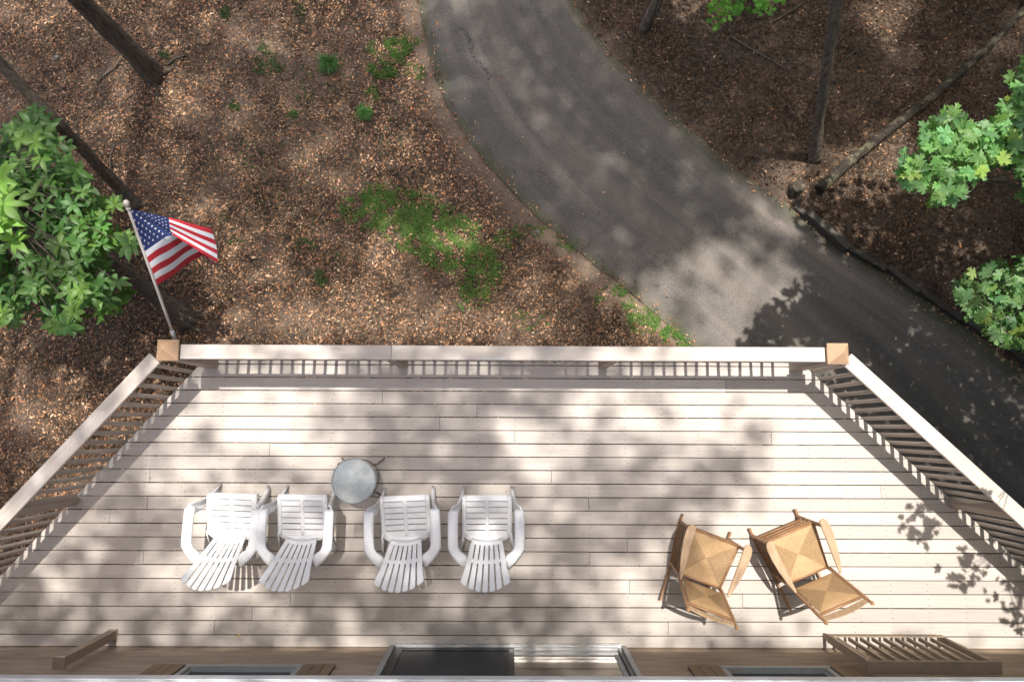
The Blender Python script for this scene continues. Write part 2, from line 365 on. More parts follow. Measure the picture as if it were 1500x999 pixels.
# ---------------------------------------------------------------- deck geometry constants
dl = Vector((math.cos(R(-131.1)), math.sin(R(-131.1)), 0)); nl = Vector((-dl.y, dl.x, 0))*-1   # left edge
dl_in = Vector((.7536, -.657, 0)); CL = -3.045
dr = Vector((math.cos(R(-43.5)), math.sin(R(-43.5)), 0)); dr_in = Vector((-.6884, -.7254, 0)); CR = -2.782
dl_in = Vector((-dl.y, dl.x, 0)); dl_in = dl_in if dl_in.x > 0 else -dl_in
YF = .716; YW = -2.34
def xl(y): return (CL - dl_in.y*y)/dl_in.x
def xr(y): return (CR - dr_in.y*y)/dr_in.x
deck = empty('deck', (0, -.8, 0), label='raised beige board deck with angled sides in front of the house', cat='deck')
def dpart(o): o.parent = deck; o.matrix_parent_inverse = Matrix.Translation((0, .8, 0)); return o
joints = [(699,603),(644,621),(754,641),(219,698),(216,734),(161,754),(210,814),(314,916),(369,898),(425,876),(808,701),(862,741),(919,801),(863,821),(922,861),(979,921),(1088,881),(1063,561),(560,581),(395,655),(1290,715),(1130,640),(520,775)]
P = .1445; rows = {}
for j in joints:
    q = W(*j); k = int(math.floor((.677-q.y)/P)); rows.setdefault(k, []).append(q.x)
TH = .028; GAP = .0092
for k in range(-1, 21):
    y1 = min(YF+.004, .677 - k*P - GAP/2); y0 = max(YW+.01, .677-(k+1)*P + GAP/2)
    if y1-y0 < .01: continue
    cuts = sorted(x for x in rows.get(k, []) if xl(y0) + .3 < x < xr(y0) - .3)
    xs = [None] + cuts + [None]
    for a, b in zip(xs[:-1], xs[1:]):
        ja, jb = random.uniform(-.0015,.0015), random.uniform(-.0015,.0015)
        A1 = xl(y1) if a is None else a+.0015; A0 = xl(y0) if a is None else a+.0015
        B1 = xr(y1) if b is None else b-.0015; B0 = xr(y0) if b is None else b-.0015
        cx = (A0+B0)/2; cy = (y0+y1)/2; bm = bmesh.new()
        prism(bm, [(A0-cx, y0-cy+ja), (B0-cx, y0-cy+jb), (B1-cx, y1-cy+jb), (A1-cx, y1-cy+ja)], -TH, 0, .0022)
        o = link('deck_board', finish(bm, 'deck_board'), M['deck']); o.location = (cx, cy, random.uniform(-.0012, .0012)); dpart(o)
# joists and rim
x = -6.0
while x < 6.0:
    ytop = YF-.03
    # trim to the angled sides
    if x < xl(YF): ytop = (CL - dl_in.x*x)/dl_in.y - .05
    if x > xr(YF): ytop = (CR - dr_in.x*x)/dr_in.y - .05
    if ytop - YW > .1: dpart(box('joist', (x, (ytop+YW)/2, -TH-.095), (.04, ytop-YW, .18), M['joist']))
    x += .405
def beam(name, a, b, zc, sz, mat, ins=0.0, wv=None, bev=.003):
    a = Vector(a); b = Vector(b); d = (b-a); L = d.length; ang = math.atan2(d.y, d.x); c = (a+b)/2
    return box(name, (c.x, c.y, zc), (L, sz[0], sz[1]), mat, None, Matrix.Rotation(ang, 3, 'Z'), bev)
cLf = Vector((xl(YF), YF, 0)); cRf = Vector((xr(YF), YF, 0)); cLw = Vector((xl(YW), YW, 0)); cRw = Vector((xr(YW), YW, 0))
dpart(beam('rim_board', cLf+Vector((.03,-.024,0)), cRf+Vector((-.03,-.024,0)), -TH-.12, (.035, .23), M['rail']))
dpart(beam('rim_board', cLf+dl_in*.024+dl*.05, cLw+dl_in*.024, -TH-.12, (.035,.23), M['rail']))
dpart(beam('rim_board', cRf+dr_in*.024+dr*.05, cRw+dr_in*.024, -TH-.12, (.035,.23), M['rail']))
for (x_, y_) in ((-3.1,.5),(0,.5),(3.0,.5),(-4.6,-1.2),(4.5,-1.2)):
    dpart(box('support_post', (x_, y_, (GZ-.1-TH-.19)/2), (.14,.14, -GZ-TH-.09), M['post']))
# ---------------------------------------------------------------- railings
PCL = Vector((-3.324, .722, 0)); PCR = Vector((3.218, .718, 0))
def railing(name, label, a, b, inn, posts, nbal, start, joint=None, mid_w=.098):
    d = (b-a).normalized(); L = (b-a).length; ang = math.atan2(d.y, d.x); rt = empty(name, (a.x, a.y, 0), 0, label=label, cat='railing')
    inv = Matrix.Translation((-a.x, -a.y, 0))
    def pt(o): o.parent = rt; o.matrix_parent_inverse = inv; return o
    segs = [(0, L)] if joint is None else [(0, joint-.0012), (joint+.0012, L)]
    for s0, s1 in segs: pt(beam('rail_cap', a+d*s0, a+d*s1, .930, (.144, .036), M['rail_cap'], bev=.006))
    pt(beam('upper_rail', a+d*.0+inn*.012, a+d*L+inn*.012, .867, (.036, .085), M['rail']))
    bmm = bmesh.new(); box_bm(bmm, (0,0,0), (.034,.034,1.02), None, .003); bme = finish(bmm, 'baluster')
    s = start
    while s < L-.05:
        if all(abs(s-q) > .085 for q in posts):
            o = link('baluster', bme, M['baluster']); c = a+d*s - inn*.024; o.location = (c.x, c.y, .315+.02); o.rotation_euler = (random.gauss(0,.004), random.gauss(0,.004), ang); pt(o)
        s += nbal
    for q in posts:
        c = a+d*q + inn*.02; o = box('post', (c.x, c.y, .335), (mid_w, mid_w, 1.145), M['post'], None, Matrix.Rotation(ang, 3, 'Z'), .004); pt(o)
    return rt, pt
fa = Vector((-3.226, .714, 0)); fb = Vector((3.117, .714, 0))
px1 = W(591,536).x - fa.x; px2 = W(882.5,536).x - fa.x
rf, ptf = railing('deck_railing', 'long straight railing across the front of the deck, parallel to the boards', fa, fb, Vector((0,-1,0)), [px1, px2], .1222, .075, joint=W(573,516,.95).x-fa.x)
for pc, sgn in ((PCL, 1), (PCR, -1)):
    ptf(box('corner_post', (pc.x, pc.y-.01, .33), (.155,.155,1.29), M['post'], None, None, .004))
    bm = bmesh.new(); h = .103; z0, z1, z2 = .978, .998, 1.11
    base = [bm.verts.new((sx*h, sy*h, z0)) for sx, sy in ((-1,-1),(1,-1),(1,1),(-1,1))]; mid = [bm.verts.new((sx*h, sy*h, z1)) for sx, sy in ((-1,-1),(1,-1),(1,1),(-1,1))]; top = bm.verts.new((0,0,z2))
    bm.faces.new(base[::-1])
    for k in range(4): bm.faces.new((base[k], base[(k+1)%4], mid[(k+1)%4], mid[k])); bm.faces.new((mid[k], mid[(k+1)%4], top))
    o = link('post_cap', finish(bm, 'post_cap'), M['copper']); o.location = (pc.x, pc.y, 0); ptf(o)
la = cLf + dl*.085; ra = cRf + dr*.06
def along(a, d, px, py): return (W(px, py) - a).dot(d)
railing('deck_railing', 'angled railing down the left side of the deck above brown leaf litter', la, cLw, dl_in, [along(la, dl, 113, 735)], .1285, .10)
railing('deck_railing', 'angled railing down the right side of the deck above the dark driveway', ra, cRw, dr_in, [along(ra, dr, 1392, 738)], .1275, .09)

# ---------------------------------------------------------------- house front
house = empty('house', (0, YW, 0), label='house front with brown siding, sliding glass door and windows along the deck', cat='house')
def hp(o, par=house):
    o.parent = par
    if par is house: o.matrix_parent_inverse = Matrix.Translation((0, -YW, 0))
    return o
def sub(o, par):       # sub-part: keep the world place
    bpy_inv = Matrix.Translation(-Vector(par.location)) if par.rotation_euler[:] == (0,0,0) else par.matrix_basis.inverted()
    o.parent = par; o.matrix_parent_inverse = Matrix.Translation((0, -YW, 0)) @ Matrix.Identity(4) if False else bpy_inv
    return o
dx0 = W(571, 950).x; dx1 = W(917, 950).x
wx = [(-3.14, -2.0), (2.085, 3.16)]; wz0 = .575; wz1 = 1.85
hp(box('wall', (0, YW-.16, (GZ+3.2)/2), (15, .2, 3.2-GZ-.0), M['siding']))
def runs(z0, z1):
    cuts = []
    if z0 < 2.08: cuts.append((dx0, dx1))
    if z1 > wz0 and z0 < wz1: cuts += wx
    cuts.sort(); xs = [-7.5]
    for a, b in cuts: xs += [a, b]
    xs.append(7.5); return [(xs[i], xs[i+1]) for i in range(0, len(xs), 2)]
z = -.03; E_ = .147
while z < 2.5:
    for a, b in runs(z+.01, z+E_-.01):
        bm = bmesh.new(); L = (b-a)/2
        pr = [(.0, 0), (-.058, 0), (-.058, E_+.02), (-.034, E_+.02)]   # lap profile (y,z): thick at the bottom
        vsa = [bm.verts.new((-L, y_, z_)) for y_, z_ in pr]; vsb = [bm.verts.new((L, y_, z_)) for y_, z_ in pr]
        bm.faces.new(vsa); bm.faces.new(vsb[::-1])
        for i in range(4): bm.faces.new((vsa[i], vsb[i], vsb[(i+1)%4], vsa[(i+1)%4]))
        bmesh.ops.recalc_face_normals(bm, faces=bm.faces[:])
        o = link('siding_board', finish(bm, 'siding_board'), M['siding']); o.location = ((a+b)/2, YW+random.uniform(-.001,.001), z); hp(o)
    z += E_
# sliding door
door = hp(box('sliding_door', ((dx0+dx1)/2, YW-.075, 1.04), (dx1-dx0-.02, .02, 2.06), M['dframe']))
def dsub(name, x0, x1, y0, y1, z0, z1, mat, bev=.002):
    o = box(name, ((x0+x1)/2, (y0+y1)/2, (z0+z1)/2), (x1-x0, y1-y0, z1-z0), mat, None, None, bev); return sub(o, door)
dsub('jamb', dx0, dx0+.055, YW-.06, YW+.03, 0.004, 2.08, M['trim']); dsub('jamb', dx1-.05, dx1, YW-.06, YW+.03, 0.004, 2.08, M['trim'])
dsub('jamb_seal', dx0+.056, dx0+.09, YW-.06, YW+.012, 0.02, 2.04, M['dframe']); dsub('jamb_seal', dx1-.09, dx1-.051, YW-.06, YW+.012, .02, 2.04, M['dframe'])
dsub('lintel', dx0, dx1, YW-.06, YW+.03, 2.082, 2.16, M['trim'])
dsub('threshold', dx0+.06, dx1-.052, YW-.06, YW+.055, .002, .022, M['alu']); 
for k in range(3): dsub('track', dx0+.06, dx1-.09, YW-.035+k*.028, YW-.029+k*.028, .0225, .036, M['alu'], .001)
dm = W(753, 955, 0).x
dsub('screen_frame', dx0+.092, dx0+.15, YW-.012, YW+.012, .04, 2.03, M['dframe']); dsub('screen_frame', dm-.055, dm, YW-.012, YW+.014, .04, 2.03, M['dframe'])
dsub('screen_frame', dx0+.151, dm-.056, YW-.012, YW+.012, .04, .10, M['dframe']); dsub('screen', dx0+.151, dm-.056, YW-.004, YW+.002, .101, 2.03, M['screen'], 0)
dsub('bottom_rail', dm+.002, dx1-.092, YW-.052, YW-.03, .037, .12, M['alu']); dsub('stile', dx1-.14, dx1-.092, YW-.05, YW-.026, .121, 2.03, M['trim'])
dsub('glass_pane', dm+.002, dx1-.141, YW-.048, YW-.040, .121, 2.03, M['mglass'], 0)
for i, (a, b) in enumerate(wx):
    fr = hp(box('window', ((a+b)/2, YW-.068, (wz0+wz1)/2), (b-a-.01, .01, wz1-wz0-.01), M['dframe']))
    for x0, x1, z0, z1, y1 in ((a, b, wz0, wz0+.05, .02), (a, a+.05, wz0+.051, wz1-.051, .012), (b-.05, b, wz0+.051, wz1-.051, .012), (a, b, wz1-.05, wz1, .02)):
        sub(box('frame', ((x0+x1)/2, YW+(y1-.06)/2, (z0+z1)/2), (x1-x0, .06+y1, z1-z0), M['trim'], None, None, .002), fr)
    sub(box('inner_frame', (a+.066, YW-.03, (wz0+wz1)/2), (.02,.03,wz1-wz0-.11), M['trim']), fr); sub(box('inner_frame', (b-.066, YW-.03, (wz0+wz1)/2), (.02,.03,wz1-wz0-.11), M['trim']), fr)
    sub(box('pane', ((a+b)/2, YW-.04, (wz0+wz1)/2), (b-a-.154, .006, wz1-wz0-.104), M['wglass']), fr)
    for s_ in (-1, 1):
        x0 = a-.008 if s_ < 0 else b+.008; sh = hp(box('shutter', (x0+s_*.155, YW+.003, (wz0+wz1)/2), (.30, .012, wz1-wz0-.02), M['dframe']))
        for k in range(3): sub(box('shutter_board', (x0+s_*(.052+k*.103), YW+.0165, (wz0+wz1)/2), (.098, .014, wz1-wz0), M['shutter'], None, None, .003), sh)
# eaves, gutter, roof (mostly out of the picture)
YG = -1.822; gzt = 2.4
def xprof(name, prof, mat, x0=-8.2, x1=8.2):
    bm = bmesh.new(); A = [bm.verts.new((x0, y_, z_)) for y_, z_ in prof]; B = [bm.verts.new((x1, y_, z_)) for y_, z_ in prof]
    n = len(prof)
    for i in range(n): bm.faces.new((A[i], B[i], B[(i+1)%n], A[(i+1)%n]))
    bm.faces.new(A[::-1]); bm.faces.new(B); bmesh.ops.recalc_face_normals(bm, faces=bm.faces[:]); return link(name, finish(bm, name), mat)
hp(xprof('gutter', [(YG, gzt), (YG-.006, gzt), (YG-.012, gzt-.09), (YG-.10, gzt-.09), (YG-.112, gzt-.01), (YG-.118, gzt-.01), (YG-.122, gzt-.098), (YG-.02, gzt-.11), (YG-.006, gzt-.095), (YG+.0, gzt-.02)], M['gutter']))
hp(box('fascia', (0, YG-.135, gzt-.06), (16.4, .022, .18), M['trim']))
hp(xprof('soffit', [(YG-.147, gzt-.15), (YG-.147, gzt-.13), (YW-.05, gzt-.13), (YW-.05, gzt-.15)], M['trim']))
hp(xprof('roof', [(YG-.08, gzt+.02), (YG-.08, gzt+.05), (YG-5.5, gzt+2.2), (YG-5.5, gzt+2.1), (YG-1.0, gzt+.2)], M['roof']))

# gate panel standing by the wall and the post at the left
gx0, gx1, gy = 3.37, 4.63, -2.20
gate = empty('gate_panel', ((gx0+gx1)/2, gy, 0), label='slatted wooden gate panel standing upright against the wall beside the right window', cat='gate')
def gp(name, c, s): o = box(name, (c[0]-(gx0+gx1)/2, c[1]-gy, c[2]), s, M['gate'], gate, None, .003); return o
gp('stile', (gx0+.018, gy, .49), (.036, .085, .80)); gp('stile', (gx1-.018, gy-.03, .49), (.036, .085, .80))
gp('foot', (gx0+.018, gy, .045), (.034, .05, .088)); gp('foot', (gx1-.018, gy-.03, .045), (.034, .05, .088))
gp('bottom_rail', ((gx0+gx1)/2, gy+.028, .12), (gx1-gx0-.075, .014, .05))
o = gp('top_rail', ((gx0+gx1)/2, gy-.015, .91), (gx1-gx0+.004, .10, .038)); 
o = gp('top_board', ((gx0+gx1)/2, gy-.066, .88), (gx1-gx0, .03, .09))
for k in range(9):
    gp('slat', (gx0+.085+k*.124 + .03, gy-.012, .49), (.027, .036, .80))
lp = empty('wall_post', (-4.20, -2.21, 0), label='short dark brown wooden post by the wall at the left end of the deck', cat='post')
box('post_shaft', (0,0,.43), (.09,.09,.86), M['gate'], lp, None, .004); box('post_base', (0,0,.012), (.10,.11,.022), M['gate'], lp, None, .003)
box('post_top', (0,0,.875), (.12,.12,.028), M['gate'], lp, None, .004)

# ---------------------------------------------------------------- white slatted garden chairs
def strip_surface(name, pts_rows, th, mat, parent, smooth=True):
    """pts_rows: rows of points; solidified along the averaged normal"""
    bm = bmesh.new(); g_ = [[bm.verts.new(p) for p in r] for r in pts_rows]
    for i in range(len(g_)-1):
        for j in range(len(g_[0])-1): bm.faces.new((g_[i][j], g_[i][j+1], g_[i+1][j+1], g_[i+1][j]))
    bmesh.ops.recalc_face_normals(bm, faces=bm.faces[:]); bm.normal_update()
    if sum(f.normal.z for f in bm.faces) < 0: bmesh.ops.reverse_faces(bm, faces=bm.faces[:])
    bmesh.ops.solidify(bm, geom=bm.faces[:], thickness=th)
    bmesh.ops.recalc_face_normals(bm, faces=bm.faces[:])
    o = link(name, finish(bm, name, smooth), mat, parent)
    return o
def sm(a, b, t): t = max(0, min(1, (t-a)/(b-a))); return t*t*(3-2*t)
def seat_pt(x, s):
    """s 0 front .. 1 rear; molded seat, dished"""
    y = .385 - .425*s; z = .372 - .118*s - .045*(1-sm(0,.10,s)) - .018*math.sin(math.pi*s)
    z += .5*x*x*(.3) ; return Vector((x, y, z))
def back_pt(u, t):
    """u -1..1 across, t 0 bottom .. 1 top"""
    hw = .155 + .085*t; x = u*hw; y = -.085 - .395*t + .02*t*t; z = .262 + .64*t
    arch = -.085*(u*u)*sm(.55,1,t); z += arch; y += -arch*.55 + .03*(u*u)      # fan arch and slight curve
    return Vector((x, y, z))
def make_chair():
    rt = empty('garden_chair')
    P_ = M['plastic']
    # seat: seven cross slats with a spine, molded side borders
    n = 7; edges = [i/7 for i in range(8)]; gap = .024
    for k in range(n):
        s0 = edges[k] + (gap/2 if k else 0); s1 = edges[k+1] - (gap/2 if k < n-1 else 0)
        strip_surface('seat_slat', [[seat_pt(x, s0+(s1-s0)*a) for x in (-.214,-.1,.0,.1,.214)] for a in (0,.5,1)], .007, P_, rt, False)
    for sx in (-1, 1):
        strip_surface('seat_border', [[seat_pt(sx*x, s) + Vector((0,0,dz)) for x, dz in ((.2145,0),(.240,.002),(.257,-.012),(.259,-.07))] for s in np.linspace(-.01,1.02,10)], .006, P_, rt)
    strip_surface('seat_spine', [[seat_pt(x, s)+Vector((0,0,.0008)) for x in (-.019,0,.019)] for s in np.linspace(0,1,9)], .012, P_, rt)
    strip_surface('seat_rear', [[Vector((x*(1-.28*a), -.04-.05*a, .254+.004*a + .075*x*x*(1-a))) for x in (-.257,-.15,0,.15,.257)] for a in (0,.33,.66,1)], .007, P_, rt)
    # back: seven fan slats, a low bridge, a mid band, scalloped top
    for k in range(7):
        u0 = -1 + k*2/7 + .038; u1 = -1+(k+1)*2/7 - .038
        if k == 0: u0 = -1
        if k == 6: u1 = 1
        rowsb = []
        for t_ in np.linspace(.085, 1, 9):
            rowsb.append([back_pt(u0+(u1-u0)*a, t_) for a in (0,.5,1)])
        um = (u0+u1)/2
        rowsb[-1][0] = back_pt(u0, .985); rowsb[-1][2] = back_pt(u1, .985)
        strip_surface('back_slat', rowsb, .008, P_, rt, False)
    strip_surface('back_base', [[back_pt(u, t_) for u in np.linspace(-1,1,7)] for t_ in (0,.05,.10)], .008, P_, rt)
    strip_surface('back_band', [[back_pt(u, t_)+Vector((0,-.002,-.002)) for u in np.linspace(-.98,.98,9)] for t_ in (.385,.42,.455)], .012, P_, rt)
    # arms: flat, with the rear corner turning in to meet the back
    for sx in (-1, 1):
        ctl = [  # (outer xy, inner xy, z)
            ((.372,.262),(.290,.262),.528), ((.388,.235),(.280,.240),.556), ((.390,.12),(.286,.12),.562), ((.390,-.02),(.287,-.02),.562), ((.388,-.125),(.282,-.100),.560),
            ((.356,-.182),(.262,-.142),.556), ((.300,-.255),(.205,-.185),.548), ((.232,-.318),(.178,-.236),.545)]
        rows_ = []
        for (ox, oy), (ix, iy), z_ in ctl:
            r = []
            for f, dz in ((0,-.028),(.06,-.004),(.3,.002),(.7,.002),(.94,-.004),(1,-.024)):
                r.append(Vector((sx*(ox+(ix-ox)*f), oy+(iy-oy)*f, z_+dz)))
            rows_.append(r)
        strip_surface('armrest', rows_, .006, P_, rt)
        # front leg: broad blade, splayed forward and inward to the foot
        rl = []
        for f in np.linspace(0, 1, 7):
            cx = sx*(.335 - .075*f - .012*math.sin(f*math.pi)); cy = .245 + .175*f*f; z_ = .535*(1-f)+.004; wd = .062 - .028*f
            rl.append([Vector((cx - sx*.012, cy-wd, z_)), Vector((cx+sx*.012, cy-wd*.6, z_)), Vector((cx+sx*.020, cy, z_)), Vector((cx+sx*.012, cy+wd*.6, z_)), Vector((cx-sx*.014, cy+wd*.75, z_))])
        strip_surface('leg', rl, .008, P_, rt)
        rl = []
        for f in np.linspace(0, 1, 5):
            cx = sx*(.235 + .05*f); cy = -.03 - .20*f; z_ = .27*(1-f)+.004; wd = .05 - .018*f
            rl.append([Vector((cx-sx*.03, cy+wd, z_)), Vector((cx+sx*.012, cy+wd*.6, z_)), Vector((cx+sx*.018, cy, z_)), Vector((cx+sx*.0, cy-wd, z_))])
        strip_surface('leg', rl, .008, P_, rt)
        rl = [[Vector((sx*(.258+.0*f), .36-.40*f, .355-.1*f)), Vector((sx*.262, .36-.40*f, .30-.1*f+.02*math.sin(f*3.1)))] for f in np.linspace(0,1,6)]
        strip_surface('side_skirt', rl, .006, P_, rt)
    return rt
def copy_tree(o, parent=None):
    c = o.copy(); COL.objects.link(c); c.parent = parent
    for ch in o.children: copy_tree(ch, c)
    return c
ch0 = make_chair()
cs = [(-2.895, -1.09, -2.0, 'white plastic slatted armchair at the far left end of the chair row, in full sun'),
      (-2.152, -1.10, -.6, 'white plastic slatted armchair between its left neighbour and the round table'),
      (-1.066, -1.105, 2.6, 'white plastic slatted armchair just right of and below the round glass table'),
      (-.219, -1.10, .4, 'white plastic slatted armchair at the right end of the row, in dappled shade')]
kids = list(ch0.children)
for i, (x, y, a, lab) in enumerate(cs):
    o = ch0 if i == 0 else copy_tree(ch0)
    o.location = (x, y, 0.0); o.rotation_euler = (0,0,R(a)); tag(o, lab, 'chair', 'white slatted chairs in a row on the deck')

# ---------------------------------------------------------------- round glass side table
tb = empty('side_table', (-1.594, -.562, 0), label='small round pebbled glass side table with bronze tube legs', cat='table')
lathe('table_top', [(0,.440),(.216,.440),(.219,.443),(.219,.448),(.216,.451),(0,.451)], M['pebble'], tb, 48)
bm = bmesh.new(); tube_bm(bm, [(.224*math.cos(a), .224*math.sin(a), .446) for a in np.linspace(0, 2*math.pi, 49)], .008, 8, False); link('rim', finish(bm, 'rim', True), M['rim'], tb)
for a in (42, 138, 222, 318):
    c_, s_ = math.cos(R(a)), math.sin(R(a))
    pts = [(c_*r, s_*r, z) for r, z in ((.19,.43),(.24,.40),(.25,.33),(.22,.22),(.205,.13),(.235,.06),(.295,.02),(.318,.012))]
    tube('leg', pts, .0095, M['bronze'], tb, 8)
bm = bmesh.new(); tube_bm(bm, [(.2*math.cos(a), .2*math.sin(a), .115) for a in np.linspace(0, 2*math.pi, 33)], .006, 6, False); link('lower_ring', finish(bm, 'lower_ring', True), M['bronze'], tb)

# ---------------------------------------------------------------- rocking chairs
def turned(p0, p1, r, seed=0, finial=False):
    """points/radii of a turned post"""
    p0, p1 = Vector(p0), Vector(p1); L = (p1-p0).length; pts = []; rad = []
    n = 26
    for i in range(n+1):
        f = i/n; rr = r*(1 - .10*math.sin(f*math.pi)**2)
        if finial:
            s = (1-f)*L
            if s < .012: rr = r*.55
            elif s < .045: rr = r*1.08
            elif s < .058: rr = r*.6
            elif s < .075: rr = r*1.05
            elif s < .085: rr = r*.68
        pts.append(p0.lerp(p1, f)); rad.append(rr)
    return pts, rad
def panel_uv(name, corners, th, bow, mat, parent, n=10):
    """corners: 4 Vectors (u0v0,u1v0,u1v1,u0v1)"""
    bm = bmesh.new(); uvl = bm.loops.layers.uv.new('UVMap'); a, b, c, d = corners; nrm = (b-a).cross(d-a).normalized()
    def pt(u, v, s):
        p = (a*(1-u)+b*u)*(1-v)+(d*(1-u)+c*u)*v
        e = min(u,1-u,v,1-v); sag = -bow*16*u*(1-u)*v*(1-v); rnd = -.010*(1-min(1, e/.06))**2
        cr = -.0035*math.exp(-(abs(abs(u-.5)-abs(v-.5))/.03)**2)
        return p + nrm*((sag+cr+rnd) if s > 0 else -th+sag-rnd)
    for s in (1, -1):
        gr = [[bm.verts.new(pt(i/n, j/n, s)) for i in range(n+1)] for j in range(n+1)]
        for j in range(n):
            for i in range(n):
                q = [(j,i),(j,i+1),(j+1,i+1),(j+1,i)]; q = q if s > 0 else q[::-1]
                f = bm.faces.new([gr[y][x] for y, x in q]); f.smooth = True
                for lp, (y, x) in zip(f.loops, q): lp[uvl].uv = (x/n, y/n)
    bmesh.ops.remove_doubles(bm, verts=bm.verts[:], dist=1e-5)
    return link(name, finish(bm, name), mat, parent)
def make_rocker(sideA=True):
    rt = empty('rocking_chair')
    fx, fy = .272, .225; bx0, by0 = .222, -.225
    tilt = .0
    Wd = M['rwood']
    for sx in (-1, 1):
        pts, rad = turned((sx*fx, fy+.02, .055), (sx*fx, fy, .605), .019); tube('front_post', pts, rad, Wd, rt, 10)
        top = Vector((sx*.235, -.445, 1.10)); pts, rad = turned((sx*bx0, by0+.02, .05), (sx*.228, -.245, .45), .0185)
        p2, r2 = turned((sx*.228, -.245, .45), top, .0185, finial=True); tube('back_post', pts+p2[1:], rad+r2[1:], Wd, rt, 10)
        # runner
        rp = []
        rows_ = []
        for f in np.linspace(0, 1, 13):
            y = .33 - .93*f; yy = y+.06; z_ = .004 + .22*yy*yy
            xx = sx*(fx + (bx0-fx)*sm(0,1,(.25-y)/.5))
            rows_.append((xx, y, z_))
        bm = bmesh.new(); prev = None
        for xx, y, z_ in rows_:
            ring = [bm.verts.new(v_) for v_ in ((xx-.010,y,z_),(xx+.010,y,z_),(xx+.010,y,z_+.042),(xx-.010,y,z_+.042))]
            if prev:
                for k in range(4): bm.faces.new((prev[k], prev[(k+1)%4], ring[(k+1)%4], ring[k]))
            else: bm.faces.new(ring[::-1])
            prev = ring
        bm.faces.new(prev); bmesh.ops.recalc_face_normals(bm, faces=bm.faces[:]); link('runner', finish(bm, 'runner'), Wd, rt)
        # side rungs
        for zz in (.15, .245, .335): tube('rung', [(sx*fx, fy+.01, zz), (sx*bx0, by0, zz-.012)], [.010,.010], Wd, rt, 8)
        tube('seat_rail', [(sx*(fx-.006), fy, .418), (sx*.226, by0-.0, .385)], [.015,.015], Wd, rt, 8)
        # arm: broad paddle, wide in front, narrow at the back
        out = [(.258,.272),(.274,.287),(.306,.287),(.334,.262),(.345,.205),(.340,.10),(.320,-.03),(.290,-.15),(.256,-.262),(.234,-.262),(.238,-.15),(.245,0),(.252,.12),(.253,.22)]
        bm = bmesh.new(); prism(bm, [(sx*x_, y_) for x_, y_ in (out if sx > 0 else out[::-1])], .603, .625, .005)
        o = link('armrest', finish(bm, 'armrest'), M['arm_wood'], rt)
    for zz in (.17, .27, .36): tube('rung', [(-fx, fy+.012, zz), (fx, fy+.012, zz)], [.0115,.0115], Wd, rt, 8)
    tube('seat_rail', [(-fx, fy+.004, .412), (fx, fy+.004, .412)], [.017,.017], Wd, rt, 8); tube('seat_rail', [(-.226, by0-.008, .385), (.226, by0-.008, .385)], [.015,.015], Wd, rt, 8)
    for zz in (.16, .26): tube('rung', [(-bx0, by0, zz), (bx0, by0, zz)], [.010,.010], Wd, rt, 8)
    V = Vector
    panel_uv('rush_seat', [V((-.215,by0-.012,.402)), V((.215,by0-.012,.402)), V((.262,fy+.012,.434)), V((-.262,fy+.012,.434))], .03, .012, M['rush'], rt)
    def bp(sx, z_, inset=.022):    # point on the back plane
        f = (z_-.45)/.65; return V((sx*(.228+.007*f-inset), -.245-.20*f, z_))
    lo, hi = .53, .955
    panel_uv('rush_back', [bp(-1,lo), bp(1,lo), bp(1,hi), bp(-1,hi)], .022, .008, M['rush'], rt)
    for zz, r_ in ((lo-.005,.013), (hi+.006,.013)): tube('back_rail', [bp(-1,zz,0), bp(1,zz,0)], [r_,r_], Wd, rt, 8)
    # flat crest slat between the finials
    a, b = bp(-1,.985,.01), bp(1,.985,.01); c, d = bp(1,1.045,.01), bp(-1,1.045,.01)
    bm = bmesh.new(); n_ = 8; off = Vector((0,-.010,-.004)); A = []; B = []
    for i in range(n_+1):
        f = i/n_; bow = Vector((0,-.014*math.sin(f*math.pi),0)); arch = Vector((0,-.004,.014))*math.sin(f*math.pi)
        lo_ = a.lerp(b,f)+bow; hi_ = d.lerp(c,f)+bow+arch; A.append([bm.verts.new(lo_), bm.verts.new(hi_), bm.verts.new(hi_+off), bm.verts.new(lo_+off)])
    for i in range(n_):
        for k in range(4): bm.faces.new((A[i][k], A[i][(k+1)%4], A[i+1][(k+1)%4], A[i+1][k]))
    bm.faces.new(A[0]); bm.faces.new(A[-1]); bmesh.ops.recalc_face_normals(bm, faces=bm.faces[:]); link('crest_slat', finish(bm, 'crest_slat'), M['arm_wood'], rt)
    return rt
rk = make_rocker(); rk.location = (2.035, -1.335, 0); rk.rotation_euler = (0,0,R(-20))
tag(rk, 'wooden rocking chair with woven rush seat, the left one, nearer the white chairs', 'rocking chair', 'rocking chairs on the deck')
rk2 = copy_tree(rk); rk2.location = (2.985, -1.285, 0); rk2.rotation_euler = (0,0,R(22))
tag(rk2, 'wooden rocking chair with woven rush seat and back, the right one, nearer the gate panel', 'rocking chair', 'rocking chairs on the deck')

